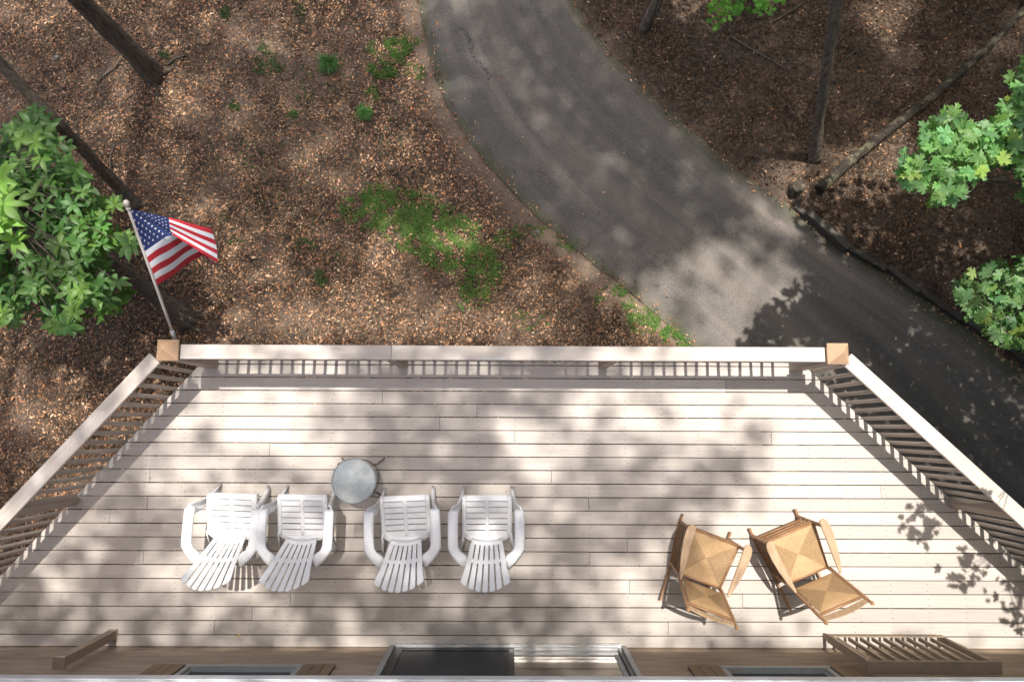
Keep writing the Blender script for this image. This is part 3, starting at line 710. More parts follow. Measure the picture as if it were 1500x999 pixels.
# ---------------------------------------------------------------- flagpole and flag
pb = Vector((-3.300, .86, .93)); ptp = W(185, 297, 2.2)
fp = empty('flagpole', pb, label='tilted white wooden flagpole with a ball tip fixed to the left corner post', cat='flagpole')
dv = ptp-pb; Lp = dv.length; dvn = dv.normalized()
tube('pole_shaft', [dvn*(Lp*f) for f in (0,.3,.6,.955)], [.0135]*4, M['pole'], fp, 12)
tip = []; tr = []
for s, r in ((0,.012),(.006,.020),(.018,.020),(.022,.013),(.034,.013),(.040,.018),(.052,.022),(.066,.024),(.080,.022),(.090,.014),(.097,.004)):
    tip.append(dvn*(Lp*.955+s)); tr.append(r)
tube('finial', tip, tr, M['pole'], fp, 14)
tube('bracket', [dvn*-.05, dvn*.09], [.020,.020], M['alu'], fp, 12); tube('bracket_plate', [Vector((-.03,-.06,-.02)), Vector((.03,-.06,-.02))], [.03,.03], M['alu'], fp, 8)
def onpole(px, py):
    best = min((abs((lambda q: math.hypot(q[0]-px, q[1]-py))(proj(pb+dv*f))), f) for f in np.linspace(0,1,400)); return pb+dv*best[1]
RMt = RM.T
def proj(p): q = RMt @ np.array([p[0], p[1], p[2]-H]); return 750+F*q[0]/-q[2], 499.5-F*q[1]/-q[2]
A0 = onpole(191,305); A1 = onpole(227,421)
v7 = 7/13
c2p = A0.lerp(A1, v7); up_ = Vector((0,0,.012)); A0 = A0+up_; A1 = A1+up_; c2p = c2p+up_
T_ = W(247,319,2.02); K_ = W(250,342,1.90); N1 = W(312,337,1.80); N2 = W(321,387,1.70)
Kc = W(277,334,1.62); Bf = W(297,373,1.30)
def fmap(u, v, panel):
    """flag space (u fly 0..1, v hoist 0 top..1) to 3d"""
    if v <= v7 + 1e-6 and panel == 2 or (v <= v7+1e-6 and u <= .4):
        if u <= .4:
            a = u/.4; b = v/v7
            if b >= a: p = A0*(1-b) + c2p*(b-a) + K_*a      # lower-left triangle
            else: p = A0*(1-a) + T_*(a-b) + K_*b
            crease = math.exp(-((b-a)/.10)**2)*min(1, a*3)
            p = p + Vector((0,0,-.05*crease))
        else:
            a = (u-.4)/.6; b = v/v7; p = (T_*(1-a)+N1*a)*(1-b) + (K_*(1-a)+N2*a)*b
            p = p + Vector((0,0,.022*math.sin(b*5.5+a*2)+.012*math.sin(a*8)))
        return p
    b = (v-v7)/(1-v7)
    L0 = c2p; L1 = A1; 
    if u <= .4: p = (L0*(1-b)+L1*b)*(1-u/.4) + (K_*(1-b)+L1.lerp(Bf,.5)*b)*(u/.4)
    else:
        a = min(1, (u-.4)/.35); p = (K_*(1-b)+L1.lerp(Bf,.5)*b)*(1-a) + (Kc*(1-b)+Bf*b)*a
        a2 = max(0, (u-.75)/.25); p = p + Vector((-.09*a2, -.02*a2*(1-b) , -.5*a2))
    return p + Vector((0,0,.018*math.sin(u*11+b*2)*min(1,u*5)))
bm = bmesh.new(); NU = 30
def stripe_rows(panel, i0, i1, u0, u1, mat_of):
    for i in range(i0, i1):
        for q in range(2):
            va = (i+q/2)/13; vb = (i+(q+1)/2)/13
            for k in range(NU):
                ua = u0+(u1-u0)*k/NU; ub = u0+(u1-u0)*(k+1)/NU
                f = bm.faces.new([bm.verts.new(fmap(a, b, panel)) for a, b in ((ua,va),(ub,va),(ub,vb),(ua,vb))]); f.material_index = mat_of(i); f.smooth = True
stripe_rows(2, 0, 7, 0, .4, lambda i: 2); stripe_rows(2, 0, 7, .4, 1, lambda i: i % 2); stripe_rows(1, 7, 13, 0, 1, lambda i: i % 2)
for k in range(NU):                              # fold joining the two halves underneath
    ua, ub = .4+.6*k/NU, .4+.6*(k+1)/NU
    f = bm.faces.new([bm.verts.new(p) for p in (fmap(ua,v7,2), fmap(ub,v7,2), fmap(ub,v7+1e-4,1), fmap(ua,v7+1e-4,1))]); f.material_index = 1
bmesh.ops.remove_doubles(bm, verts=bm.verts[:], dist=2e-4)
me = finish(bm, 'flag_cloth')
for k in ('fred','fwhite','fblue'): me.materials.append(M[k])
fl = empty('flag', tuple(A0), label='American flag draped with a fold from the tilted pole at the deck corner', cat='flag')
o = link('flag_cloth', me, None, fl); o.matrix_parent_inverse = Matrix.Translation(-A0)
bm = bmesh.new()
for r_ in range(9):
    for c_ in range(11):
        if (r_+c_) % 2: continue
        u_ = .4*(c_+1)/12; v_ = v7*(r_+1)/10; e = .0195; vs_ = []
        for k in range(10):
            rad = e if k % 2 == 0 else e*.42; a = math.pi/2+k*math.pi/5
            vs_.append(bm.verts.new(fmap(max(.002,min(.398,u_+rad*math.cos(a)*.6)), max(.002,min(v7-.002,v_-rad*math.sin(a)*1.05)), 2)+Vector((0,0,.004))))
        ce = bm.verts.new(fmap(u_, v_, 2)+Vector((0,0,.0045)))
        for k in range(10): bm.faces.new((vs_[k], vs_[(k+1)%10], ce))
o = link('stars', finish(bm, 'stars'), M['fwhite'], fl); o.matrix_parent_inverse = Matrix.Translation(-A0)

# ---------------------------------------------------------------- trees
def trunk_path(base, mid, top_z, lean=(0,0,1)):
    """from the base through mid, then bending upright to top_z"""
    base, mid = Vector(base), Vector(mid); d = (mid-base); pts = []; p = base.copy(); d.normalize(); total = 0
    base = base-d*.45; step = .55; i = 0; reach = (mid-base).length; pos = base.copy()
    pts.append(pos.copy()); L = 0
    while pos.z < top_z and i < 90:
        if L > reach: d = (d.lerp(Vector(lean), .14)).normalized()
        j = Vector((noise.noise(pos*.7)*.05, noise.noise(pos*.7+Vector((9,1,2)))*.05, 0)); pos = pos + (d+j*(.4 if L < reach else 1.4)).normalized()*step; L += step; i += 1; pts.append(pos.copy())
    return pts
def trunk_obj(pts, r0, r1, mat, parent, name='trunk', n=22, flare=1.35, lump=.12):
    bm = bmesh.new(); N = len(pts)
    # resample finer
    fine = []
    for a, b in zip(pts, pts[1:]):
        for k in range(5): fine.append(a.lerp(b, k/5))
    fine.append(pts[-1]); N = len(fine)
    rad = [r0+(r1-r0)*(i/(N-1)) for i in range(N)]
    for i in range(9): rad[i] *= 1+(flare-1)*((1-i/9)**1.5)
    tube_bm(bm, fine, rad, n)
    for v_ in bm.verts:
        k = noise.noise(Vector((v_.co.x*7, v_.co.y*7, v_.co.z*1.6)))+.8*noise.noise(Vector((v_.co.x*28, v_.co.y*28, v_.co.z*5)))
        i = min(range(0, N, 2), key=lambda q: (fine[q]-v_.co).length_squared); d = (v_.co-fine[i]); d.z *= .2; v_.co += d*k*lump*1.5
    bmesh.ops.recalc_face_normals(bm, faces=bm.faces[:])
    base = pts[0]; o = link(name, finish(bm, name, True), mat, parent); o.matrix_parent_inverse = Matrix.Translation(-base) if parent else Matrix.Identity(4)
    return o
trees = []
def tall_tree(lab, base, mid, r0, top_z, mat=M['bark'], flare=1.35, r1=None, grp='tall forest trees around the deck', lean=(0,0,1), canopy=True):
    base = Vector(base); base.z = float(gheight(np.array([base.x]), np.array([base.y]))[0]) - .05
    rt = empty('tree', base, label=lab, cat='tree', group=grp); pts = trunk_path(base, mid, top_z, lean)
    trunk_obj(pts, r0, r1 or r0*.55, mat, rt, flare=flare)
    if canopy: trees.append((rt, pts, mat))
    else: rt['top'] = tuple(pts[-1])
    return rt
tA = tall_tree('thick bark trunk leaning up through the top left corner, beside a small sunlit patch', W(229,112,GZ), W(105,-12,-.95), .14, 21)
tB = tall_tree('long slender lichen-covered trunk rising to the left edge behind the flag tip', W(201,303,GZ), W(-2,94,-.45), .082, 19)
tC = tall_tree('dark trunk leaning up into the left foliage, its base below the flag', W(278,470,GZ), W(128,362,-1.55), .115, 17, flare=1.5)
tD = tall_tree('thin straight pale trunk leaning to the top edge, right of the driveway', W(1189,238,GZ), W(1226,-2,.1), 0.072, 20, M['bark_pale'], flare=1.5, r1=.04, lean=(.42,.30,1))
tE = tall_tree('small slim forked trunk at the top edge beside the driveway', W(938,54,GZ), W(964,-6,-2.2), .060, 3.6, M['bark_pale'], flare=1.3, r1=.02, canopy=False)
o = trunk_obj([Vector(W(948,38,GZ)+Vector((0,0,.05))), Vector(W(955,28,-2.7)), Vector(W(966,8,-2.3)), Vector(W(975,-20,-1.8))], .036, .02, M['bark_pale'], None, name='branch'); o.parent = tE; o.matrix_parent_inverse = Matrix.Translation(-tE.location)
tF = tall_tree('tall tree outside the picture beyond the left end of the deck', (-8.6, -2.2, GZ), (-8.2, -1.9, 2), .24, 22)
tG = tall_tree('tall tree outside the picture on the right beyond the driveway', (9.6, -1.2, GZ), (9.2, -1.0, 3), .24, 22)
tH = tall_tree('tall tree outside the picture at the top beyond the driveway', (2.6, 9.6, GZ), (2.5, 9.2, 3), .24, 22)

# root flare of the trunks that stand in view
for rt_, r0_, n_ in ((tA, .13, 6), (tB, .08, 4), (tC, .12, 6), (tD, .07, 4)):
    bm = bmesh.new(); b_ = Vector(rt_.location)
    for k in range(n_):
        a = k*6.283/n_+random.uniform(-.4,.4); L = r0_*random.uniform(2.0, 3.4); u_ = Vector((math.cos(a), math.sin(a), 0)); v_ = Vector((-u_.y, u_.x, 0))*random.uniform(-.3,.3)*L
        tube_bm(bm, [b_+u_*r0_*.5+Vector((0,0,r0_*1.4)), b_+u_*r0_*1.1+Vector((0,0,r0_*.5)), b_+u_*L*.6+v_*.4+Vector((0,0,.045)), b_+u_*L+v_+Vector((0,0,.01))], [r0_*.42, r0_*.36, r0_*.22, .012], 7)
    o = link('roots', finish(bm, 'roots', True), M['bark'], rt_); o.matrix_parent_inverse = Matrix.Translation(-b_)
# map of where the high canopy is thick (sun-projected onto the deck plane), surveyed from the shade in the photograph
MASK = []
def shade(px, py, rx, ry, d, deck_=True, soft=.5, ang=0):
    c = W(px, py, 0 if deck_ else GZ); s = (H if deck_ else H-GZ)/F; y = c.y + (0 if deck_ else -GZ*TAN)
    MASK.append((c.x, y, rx*s, ry*s, d, soft, R(ang)))
# forest floor, upper left
shade(470,215,170,120,.72,False); shade(272,140,30,38,.15,False); shade(182,172,22,26,.25,False); shade(292,172,24,22,.2,False); shade(295,300,42,22,.2,False); shade(215,230,60,40,.6,False)
shade(520,225,60,60,.55,False); shade(600,175,90,60,.68,False); shade(20,10,60,40,.6,False)
shade(560,130,90,60,.72,False)
shade(620,340,100,40,.58,False); shade(660,350,40,25,.25,False); shade(560,395,40,55,.08,False); shade(590,470,260,32,.04,False); shade(470,470,150,34,.05,False); shade(730,470,130,40,.08,False)
shade(350,410,60,45,.55,False); shade(340,490,50,22,.2,False); shade(800,410,80,45,.6,False); shade(885,445,50,34,.6,False); shade(970,480,40,30,.1,False)
# driveway
shade(830,190,200,150,.955,False,.6,40); shade(960,310,120,70,.86,False,.8,40); shade(1040,440,125,85,.0,False,.4,30); shade(1010,400,50,30,.25,False); shade(1110,390,60,28,.15,False); shade(1140,440,50,50,.0,False); shade(1010,440,20,34,.7,False,.5,-30)
shade(765,60,40,90,.82,False)
# left ground
shade(60,600,60,130,.5,False,.6,-20); shade(108,585,30,60,.2,False,.5,-20); shade(35,590,28,40,.2,False); shade(80,680,60,50,.5,False); shade(150,740,60,50,.3,False); shade(20,520,25,22,.3,False); shade(180,650,50,60,.25,False)
# woods on the right
for a in ((1285,30,34,26,0),(1305,52,14,12,.1),(1480,40,18,16,.3),(1470,80,12,10,.2),(1325,8,14,10,.1),(1320,125,14,12,.4),(1292,215,26,24,.1),(1205,245,36,22,.1),(1285,265,22,30,0),(1235,350,48,20,.05),(1310,300,14,10,.3),(1400,375,44,26,.05),(1345,350,14,8,.4),(1020,20,40,30,.0),(1180,270,60,30,.6),(1150,330,30,12,.5)): shade(a[0], a[1], a[2]*1.6, a[3]*1.6, a[4]*.3, False, .3)
shade(1300,560,220,160,.6,False,.4)
# deck: right side sunlit
shade(1120,640,330,100,.02); shade(1300,800,290,170,.02,True,.35); shade(1100,560,260,60,.02); shade(980,560,120,30,.05)
shade(330,585,200,42,.22); shade(660,590,140,50,.72,True,.4); shade(420,605,110,36,.05); shade(300,700,140,50,.45); shade(430,660,130,28,.28); shade(490,640,50,80,.12); shade(715,610,24,26,.1)
shade(150,800,110,70,.50,True,.5,-20); shade(320,770,62,54,.06,True,.35); shade(352,850,44,26,.02); shade(420,780,60,70,.40); shade(120,870,160,40,.62,True,.4,-12); shade(60,850,60,22,.25); shade(240,830,50,22,.3,True,.5,-10)
shade(620,640,110,60,.72,True,.5); shade(560,700,80,40,.6); shade(600,790,200,90,.80,True,.4); shade(880,770,110,110,.72,True,.4); shade(890,610,80,30,.08)
shade(830,670,110,60,.55,True,.5); shade(980,640,44,34,.62); shade(1055,700,76,56,.74,True,.35); shade(1110,720,26,24,.6); shade(900,680,22,26,.1); shade(810,740,26,34,.25); shade(815,680,34,18,.15); shade(800,690,20,26,.1)
shade(940,830,60,36,.25,True,.5); shade(845,900,24,24,.2); shade(900,920,60,20,.35); shade(1030,925,40,22,.55,True,.3); shade(850,855,40,50,.6); shade(960,890,50,40,.12)
shade(420,915,260,32,.68,True,.4); shade(690,895,46,20,.35); shade(530,870,22,18,.3); shade(640,915,60,14,.55); shade(85,905,100,26,.4); shade(120,918,50,10,.2)
shade(1350,765,20,18,.0)
shade(700,538,460,13,.08,True,.3); shade(640,540,60,10,.4)
def lit_at(px, py, z, rx, ry, d):
    c = W(px, py, z); s = (H-z)/F; MASK.append((c.x, c.y-z*TAN, rx*s, ry*s, d, .6, 0))
lit_at(5, 300, 2.1, 60, 75, 0.0); lit_at(60, 215, .5, 40, 45, .45); lit_at(110, 440, .3, 30, 36, .5); lit_at(1400, 225, 1.5, 110, 75, .12); lit_at(1490, 130, 1.6, 50, 60, .12); lit_at(1460, 430, .4, 90, 80, .1); lit_at(90, 330, -.2, 150, 170, .5)
lit_at(250, 345, 1.8, 60, 60, .12)
def density(x, y):
    d = np.where(x > 2.0, .95, .72); d = np.where((x > -.6) & (x <= 2.0), .86, d)
    for cx, cy, rx, ry, v_, so_, an in MASK:
        dx, dy = x-cx, y-cy; c_, s_ = math.cos(an), math.sin(an); u_, w_ = (dx*c_+dy*s_)/rx, (-dx*s_+dy*c_)/ry; r = np.sqrt(u_*u_+w_*w_)
        k = np.clip((1+so_*.5-r)/so_, 0, 1); k = k*k*(3-2*k); d = d*(1-k)+v_*k
    return d
# high crowns: clusters of leaves
AREA = (-9.5, 9.5, -3.4, 9.8); LEAF = .14; per = 9
a_eff = LEAF*LEAF*.62*.55*.78
cand_per_m2 = 54.0; nA = int((AREA[1]-AREA[0])*(AREA[3]-AREA[2])*cand_per_m2*1.0)
cx = rng.uniform(AREA[0], AREA[1], nA); cy = rng.uniform(AREA[2], AREA[3], nA); dd = density(cx, cy)
lam = -np.log(1-np.clip(dd, 0, .955))/(a_eff*per)/cand_per_m2
keep = rng.random(nA) < np.clip(lam, 0, 1); print('lam max', lam.max(), 'clusters', keep.sum())
cx, cy = cx[keep], cy[keep]; ch = rng.uniform(17.0, 27.0, len(cx))
cyw = cy + ch*TAN
tops = [(rt, pts, mat) for rt, pts, mat in trees]
tc_xy = np.array([[p[-1].x, p[-1].y] for _, p, _ in tops]); own = np.argmin((cx[:,None]-tc_xy[:,0])**2+(cyw[:,None]-tc_xy[:,1])**2, 1)
def leaf_quads(C, size, flat=.55, n=None, aspect=.6):
    """rhombic leaves at centres C (N,3)"""
    N = len(C); a = rng.uniform(0, 2*np.pi, N); nx_ = rng.normal(0, flat, N); ny_ = rng.normal(0, flat, N); nn = np.stack([nx_, ny_, np.ones(N)], 1); nn /= np.linalg.norm(nn, axis=1)[:,None]
    t0 = np.stack([np.cos(a), np.sin(a), np.zeros(N)], 1); t0 -= (t0*nn).sum(1)[:,None]*nn; t0 /= np.linalg.norm(t0, axis=1)[:,None]; b0 = np.cross(nn, t0)
    s = (size*rng.uniform(.7, 1.25, N))[:,None] if np.isscalar(size) else (size*rng.uniform(.7,1.25,N))[:,None]
    V_ = np.stack([C-t0*s*.5, C+b0*s*.5*aspect-t0*s*.05+nn*s*.06, C+t0*s*.5-nn*s*.05, C-b0*s*.5*aspect-t0*s*.05+nn*s*.06], 1)
    return V_.reshape(-1, 3), np.arange(4*N).reshape(N, 4)
def tint(N, cols, var=.2, rep=4):
    cols = np.array(cols); c = cols[rng.integers(0, len(cols), N)]*rng.uniform(1-var, 1+var, (N,1)); return np.repeat(c, rep, 0)
GREENS = [(.05,.10,.025),(.07,.13,.03),(.045,.09,.03),(.08,.14,.04)]
for k, (rt, pts, mat) in enumerate(tops):
    m = own == k
    if m.sum() == 0: continue
    base = np.stack([cx[m], cyw[m], ch[m]], 1); C = np.repeat(base, per, 0) + rng.normal(0, 1, (m.sum()*per, 3))*np.array([.15,.15,.12])
    V_, F_ = leaf_quads(C, LEAF, .5, aspect=.62*1.6); me = np_mesh('crown', V_, F_, 4, tint(len(C), GREENS))
    o = link('crown', me, M['leaf_canopy'], rt); o.matrix_parent_inverse = Matrix.Translation(-rt.location); o['kind'] = 'stuff'
    # limbs reach out to the foliage masses
    cen = base[rng.choice(len(base), min(9, len(base)), replace=False)]
    bm = bmesh.new()
    for q in cen:
        qe = q; bz = float(pts[-3].z); tt = np.linspace(0, 1, 14); lxs = pts[-3].x+(q[0]-pts[-3].x)*tt; lzs = bz+(q[2]-bz)*tt; lys = pts[-3].y+(q[1]-pts[-3].y)*tt - lzs*TAN
        if density(lxs, lys).min() < .5: continue
        p0 = pts[-1]*.999; zi = min(len(pts)-1, max(2, len(pts)-1-random.randint(0, 4))); p0 = pts[zi]; q_ = Vector(q); mid_ = p0.lerp(q_, .5)+Vector((random.uniform(-.3,.3), random.uniform(-.3,.3), .35))
        P_ = [p0, p0.lerp(mid_, .5)+Vector((0,0,.1)), mid_, mid_.lerp(q_, .5)+Vector((random.uniform(-.1,.1),0,.05)), q_]
        tube_bm(bm, P_, [.055,.045,.032,.02,.008], 6)
    if len(bm.verts):
        o = link('limbs', finish(bm, 'limbs', True), mat, rt); o.matrix_parent_inverse = Matrix.Translation(-rt.location); o['kind'] = 'stuff'
    else: bm.free()

# ---------------------------------------------------------------- near foliage, left (oval leaves in whorls) and right (maple)
def oval_mesh():
    bm = bmesh.new(); L = 1.0; prof = [(0,.02),(.12,.08),(.3,.155),(.5,.185),(.7,.155),(.87,.085),(1,.0)]
    mid = [bm.verts.new((x, 0, .10*math.sin(x*2.2)-.16*x*x)) for x, w_ in prof]
    for s in (-1, 1):
        e = [bm.verts.new((x, s*w_, mid[i].co.z+.22*w_+.012*math.sin(x*20))) for i, (x, w_) in enumerate(prof[:-1])]
        for i in range(len(prof)-1):
            if i < len(prof)-2: f = [mid[i], mid[i+1], e[i+1], e[i]]
            else: f = [mid[i], mid[i+1], e[i]]
            bm.faces.new(f if s < 0 else f[::-1])
    for f in bm.faces: f.smooth = True
    return finish(bm, 'leaf')
def maple_mesh(seed=0):
    bm = bmesh.new(); r_ = random.Random(seed)
    half = [(.0,1.0),(.07,.80),(.19,.74),(.155,.56),(.36,.67),(.43,.80),(.50,.63),(.66,.60),(.52,.47),(.60,.35),(.33,.28),(.42,.12),(.50,.02),(.26,.03),(.14,-.03),(.0,.08)]
    half = [(x*(1+r_.uniform(-.08,.08)), y*(1+r_.uniform(-.05,.05))) for x, y in half]; half[0] = (0,1.0); half[-1] = (0,.08)
    def z(x, y): return .22*abs(x)-.24*(x*x+y*y)*.9+.05*math.sin(x*9+seed)*math.sin(y*7)
    c = bm.verts.new((0,.30,z(0,.3)))
    top = bm.verts.new((0,1.0,z(0,1))); bot = bm.verts.new((0,.08,z(0,.08)))
    for s in (-1, 1):
        vs_ = [top]+[bm.verts.new((s*x, y, z(x,y))) for x, y in half[1:-1]]+[bot]
        for i in range(len(vs_)-1):
            f = [c, vs_[i], vs_[i+1]]; bm.faces.new(f if s < 0 else f[::-1])
    st = [bm.verts.new(p) for p in ((-.008,.09,z(0,.08)),(.008,.09,z(0,.08)),(.008,-.45,-.05),(-.008,-.45,-.05))]; bm.faces.new(st)
    return finish(bm, 'leaf')
OVAL = oval_mesh(); OVAL.materials.append(M['leaf_left']); MAP = [maple_mesh(i) for i in range(3)]
for m_ in MAP: m_.materials.append(M['leaf_maple'])
def poly_in(px, py, pl):
    c = False; j = len(pl)-1
    for i in range(len(pl)):
        if (pl[i][1] > py) != (pl[j][1] > py) and px < (pl[j][0]-pl[i][0])*(py-pl[i][1])/(pl[j][1]-pl[i][1])+pl[i][0]: c = not c
        j = i
    return c
def place_leaves(root, items, meshes, limit=300, crownmat=None):
    """items: (matrix, colour, size_in_view). largest become leaf parts, the rest one crown"""
    items.sort(key=lambda q: -q[2]); rl = Vector(root.location); big = items[:limit]; rest = items[limit:]
    for mx, colr, _, mi in big:
        o = bpy.data.objects.new('leaf', meshes[mi]); COL.objects.link(o); o.parent = root; o.matrix_parent_inverse = Matrix.Translation(-rl)
        o.matrix_basis = mx; o.color = (*colr, 1)
    if rest:
        vsl, fsl, csl = [], [], []; off = 0
        base = (.115,.235,.055) if meshes[0] is OVAL else (.16,.29,.095)
        cache = []
        for m_ in meshes:
            m_.calc_loop_triangles(); cache.append((np.array([v_.co[:] for v_ in m_.vertices]), np.array([t_.vertices[:] for t_ in m_.loop_triangles])))
        for mx, colr, _, mi in rest:
            v0, f0 = cache[mi]; m4 = np.array(mx); v1 = v0@m4[:3,:3].T+m4[:3,3]; vsl.append(v1); fsl.append(f0+off); off += len(v1)
            csl.append(np.tile(np.array(base)*np.array(colr)*random.uniform(.75,1.25), (len(v1),1)))
        me = np_mesh('crown', np.concatenate(vsl), np.concatenate(fsl), 3, np.concatenate(csl)); o = link('crown', me, M['leaf'], root); o.matrix_parent_inverse = Matrix.Translation(-rl); o['kind'] = 'stuff'
def inview(p):
    a, b = proj(p); return -20 < a < 1520 and -20 < b < 1020
def leaf_matrix(pos, az, pitch, roll, s, fwd='X'):
    return Matrix.Translation(pos) @ Matrix.Rotation(az, 4, 'Z') @ (Matrix.Rotation(-pitch, 4, 'Y') @ Matrix.Rotation(roll, 4, 'X') if fwd == 'X' else Matrix.Rotation(pitch, 4, 'X') @ Matrix.Rotation(roll, 4, 'Y')) @ Matrix.Diagonal((s*random.uniform(.82,1.15), s*random.uniform(.85,1.15), s*random.uniform(.3,2.2), 1))
# left: whorls
LEFTP = [(-60,215),(8,205),(28,170),(52,162),(74,185),(66,210),(95,205),(112,245),(128,268),(142,298),(170,286),(182,300),(150,335),(200,355),(204,370),(150,372),(135,385),(160,395),(190,430),(160,465),(130,440),(118,470),(100,488),(80,480),(60,455),(25,470),(-60,465)]
items = []; twigs = []
rnd = random.Random(5); made = 0
while made < 640:
    px_, py_ = rnd.uniform(-110, 206), rnd.uniform(160, 490)
    if not poly_in(px_, py_, LEFTP) and not (px_ < 0 and 190 < py_ < 470): continue
    z_ = rnd.choice([rnd.uniform(-1.1,-.3), rnd.uniform(-.3,.3), rnd.uniform(-1.6,-.9)]); c = W(px_, py_, z_); made += 1
    n_ = rnd.randint(5, 8); a0 = rnd.uniform(0, 6.28); sc = rnd.uniform(.13,.185); lean = rnd.uniform(-.1,.3)
    tone = rnd.uniform(.75,1.2); colr = (tone*rnd.uniform(.8,1.15), tone, tone*rnd.uniform(.8,1.2))
    for k in range(n_):
        items.append((leaf_matrix(c+Vector((0,0,rnd.uniform(-.02,.02))), a0+k*6.283/n_+rnd.uniform(-.25,.25), rnd.uniform(-.25,.45), rnd.uniform(-.4,.4), sc*rnd.uniform(.7,1.15)), colr, (sc/(H-z_))*(1.5 if inview(c) else .3)*(1+.6*z_/2), 0))
    twigs.append(c)
for (px_, py_, z_, sc) in ((2,262,2.3,.16),(22,352,2.0,.15),(5,300,2.4,.17),(-14,330,2.2,.17),(8,325,2.1,.16),(12,282,1.9,.14),(-20,290,2.3,.17),(52,208,.6,.16),(60,232,.5,.15),(30,205,.4,.15),(108,458,.35,.15),(118,425,.3,.15),(80,476,.3,.14),(112,440,.3,.14),(168,300,.0,.14),(160,345,.0,.15),(185,352,-.1,.14),(150,318,.0,.13),(5,480-20,.2,.14),(128,360,.1,.15)):
    c = W(px_, py_, z_); n_ = 7; a0 = rnd.uniform(0, 6); b_ = 1.75 if z_ > 1 else 1.2  # highest whorls tinted brightest: sunlight put into the leaf colour
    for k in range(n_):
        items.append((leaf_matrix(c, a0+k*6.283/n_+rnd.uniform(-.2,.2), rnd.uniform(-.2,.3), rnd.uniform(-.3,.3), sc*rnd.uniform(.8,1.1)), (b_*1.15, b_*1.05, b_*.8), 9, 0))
    twigs.append(c)
place_leaves(tC, items, [OVAL])
ptsC = [t_ for t_ in trees if t_[0] is tC][0][1]
bm = bmesh.new(); anchors = [p for p in ptsC if -1.9 < p.z < 3]
for c in twigs[::2]:
    a = min(anchors, key=lambda p: (p-c).length + abs(p.z-(c.z-.3))*.5); m1 = a.lerp(c, .5)+Vector((rnd.uniform(-.1,.1), rnd.uniform(-.1,.1), .04))
    tube_bm(bm, [a, m1, c], [.013,.008,.003], 5, False)
o = link('twigs', finish(bm, 'twigs', True), M['bark'], tC); o.matrix_parent_inverse = Matrix.Translation(-tC.location); o['kind'] = 'stuff'
# right: maple
mb = Vector((8.4, 2.6, 0)); mb.z = float(gheight(np.array([mb.x]), np.array([mb.y]))[0])-.05
mp = empty('maple_tree', mb, label='maple reaching in from the right edge with pale sunlit five-lobed leaves above the dark driveway', cat='tree')
mpts = [mb, mb+Vector((-.1,.0,1.5)), mb+Vector((-.3,-.1,3.0)), mb+Vector((-.35,-.1,4.5)), mb+Vector((-.3,-.1,6.5))]; trunk_obj(mpts, .10, .04, M['bark_pale'], mp)
MP1 = [(1314,262),(1312,238),(1330,222),(1352,226),(1350,205),(1356,185),(1375,172),(1400,164),(1412,170),(1420,185),(1450,170),(1470,158),(1500,160),(1640,80),(1640,330),(1500,262),(1472,238),(1452,240),(1440,255),(1412,265),(1405,295),(1385,302),(1362,290),(1350,275),(1330,268)]
MP2 = [(1462,120),(1480,112),(1490,88),(1640,40),(1640,180),(1470,150)]
MP3 = [(1402,425),(1416,396),(1448,384),(1470,398),(1500,374),(1660,330),(1660,560),(1500,505),(1470,508),(1445,490),(1442,470),(1420,460),(1402,440)]
MP4 = [(1484,250),(1500,240),(1640,240),(1640,320),(1500,290)]
items = []; mtw = []
def maple_fill(pl, n, z0, z1, br, edge=None, drop=.0):
    xs = [p[0] for p in pl]; ys = [p[1] for p in pl]; c_ = 0
    while c_ < n:
        px_, py_ = rnd.uniform(min(xs), max(xs)), rnd.uniform(min(ys), max(ys))
        if not poly_in(px_, py_, pl): continue
        z_ = rnd.uniform(z0, z1); c = W(px_, py_, z_); c_ += 1; s = rnd.uniform(.078,.125)
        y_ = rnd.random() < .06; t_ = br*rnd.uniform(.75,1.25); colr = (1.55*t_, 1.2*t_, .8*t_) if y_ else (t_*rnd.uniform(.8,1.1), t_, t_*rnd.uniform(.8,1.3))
        az = rnd.uniform(0, 6.28) if rnd.random() < .35 else math.pi*.5+rnd.gauss(.6,.9)
        items.append((leaf_matrix(c, az, rnd.gauss(-.15,.35), rnd.gauss(0,.35), s*1.15, 'Y'), colr, (s/(H-z_))*(2 if inview(c) else .1)+z_*.002, rnd.randint(0,2)))
        if rnd.random() < .2: mtw.append(c)
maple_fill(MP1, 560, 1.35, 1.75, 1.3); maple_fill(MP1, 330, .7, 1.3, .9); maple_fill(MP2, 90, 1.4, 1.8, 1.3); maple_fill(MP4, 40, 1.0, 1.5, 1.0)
maple_fill(MP3, 620, -.2, .9, .95)
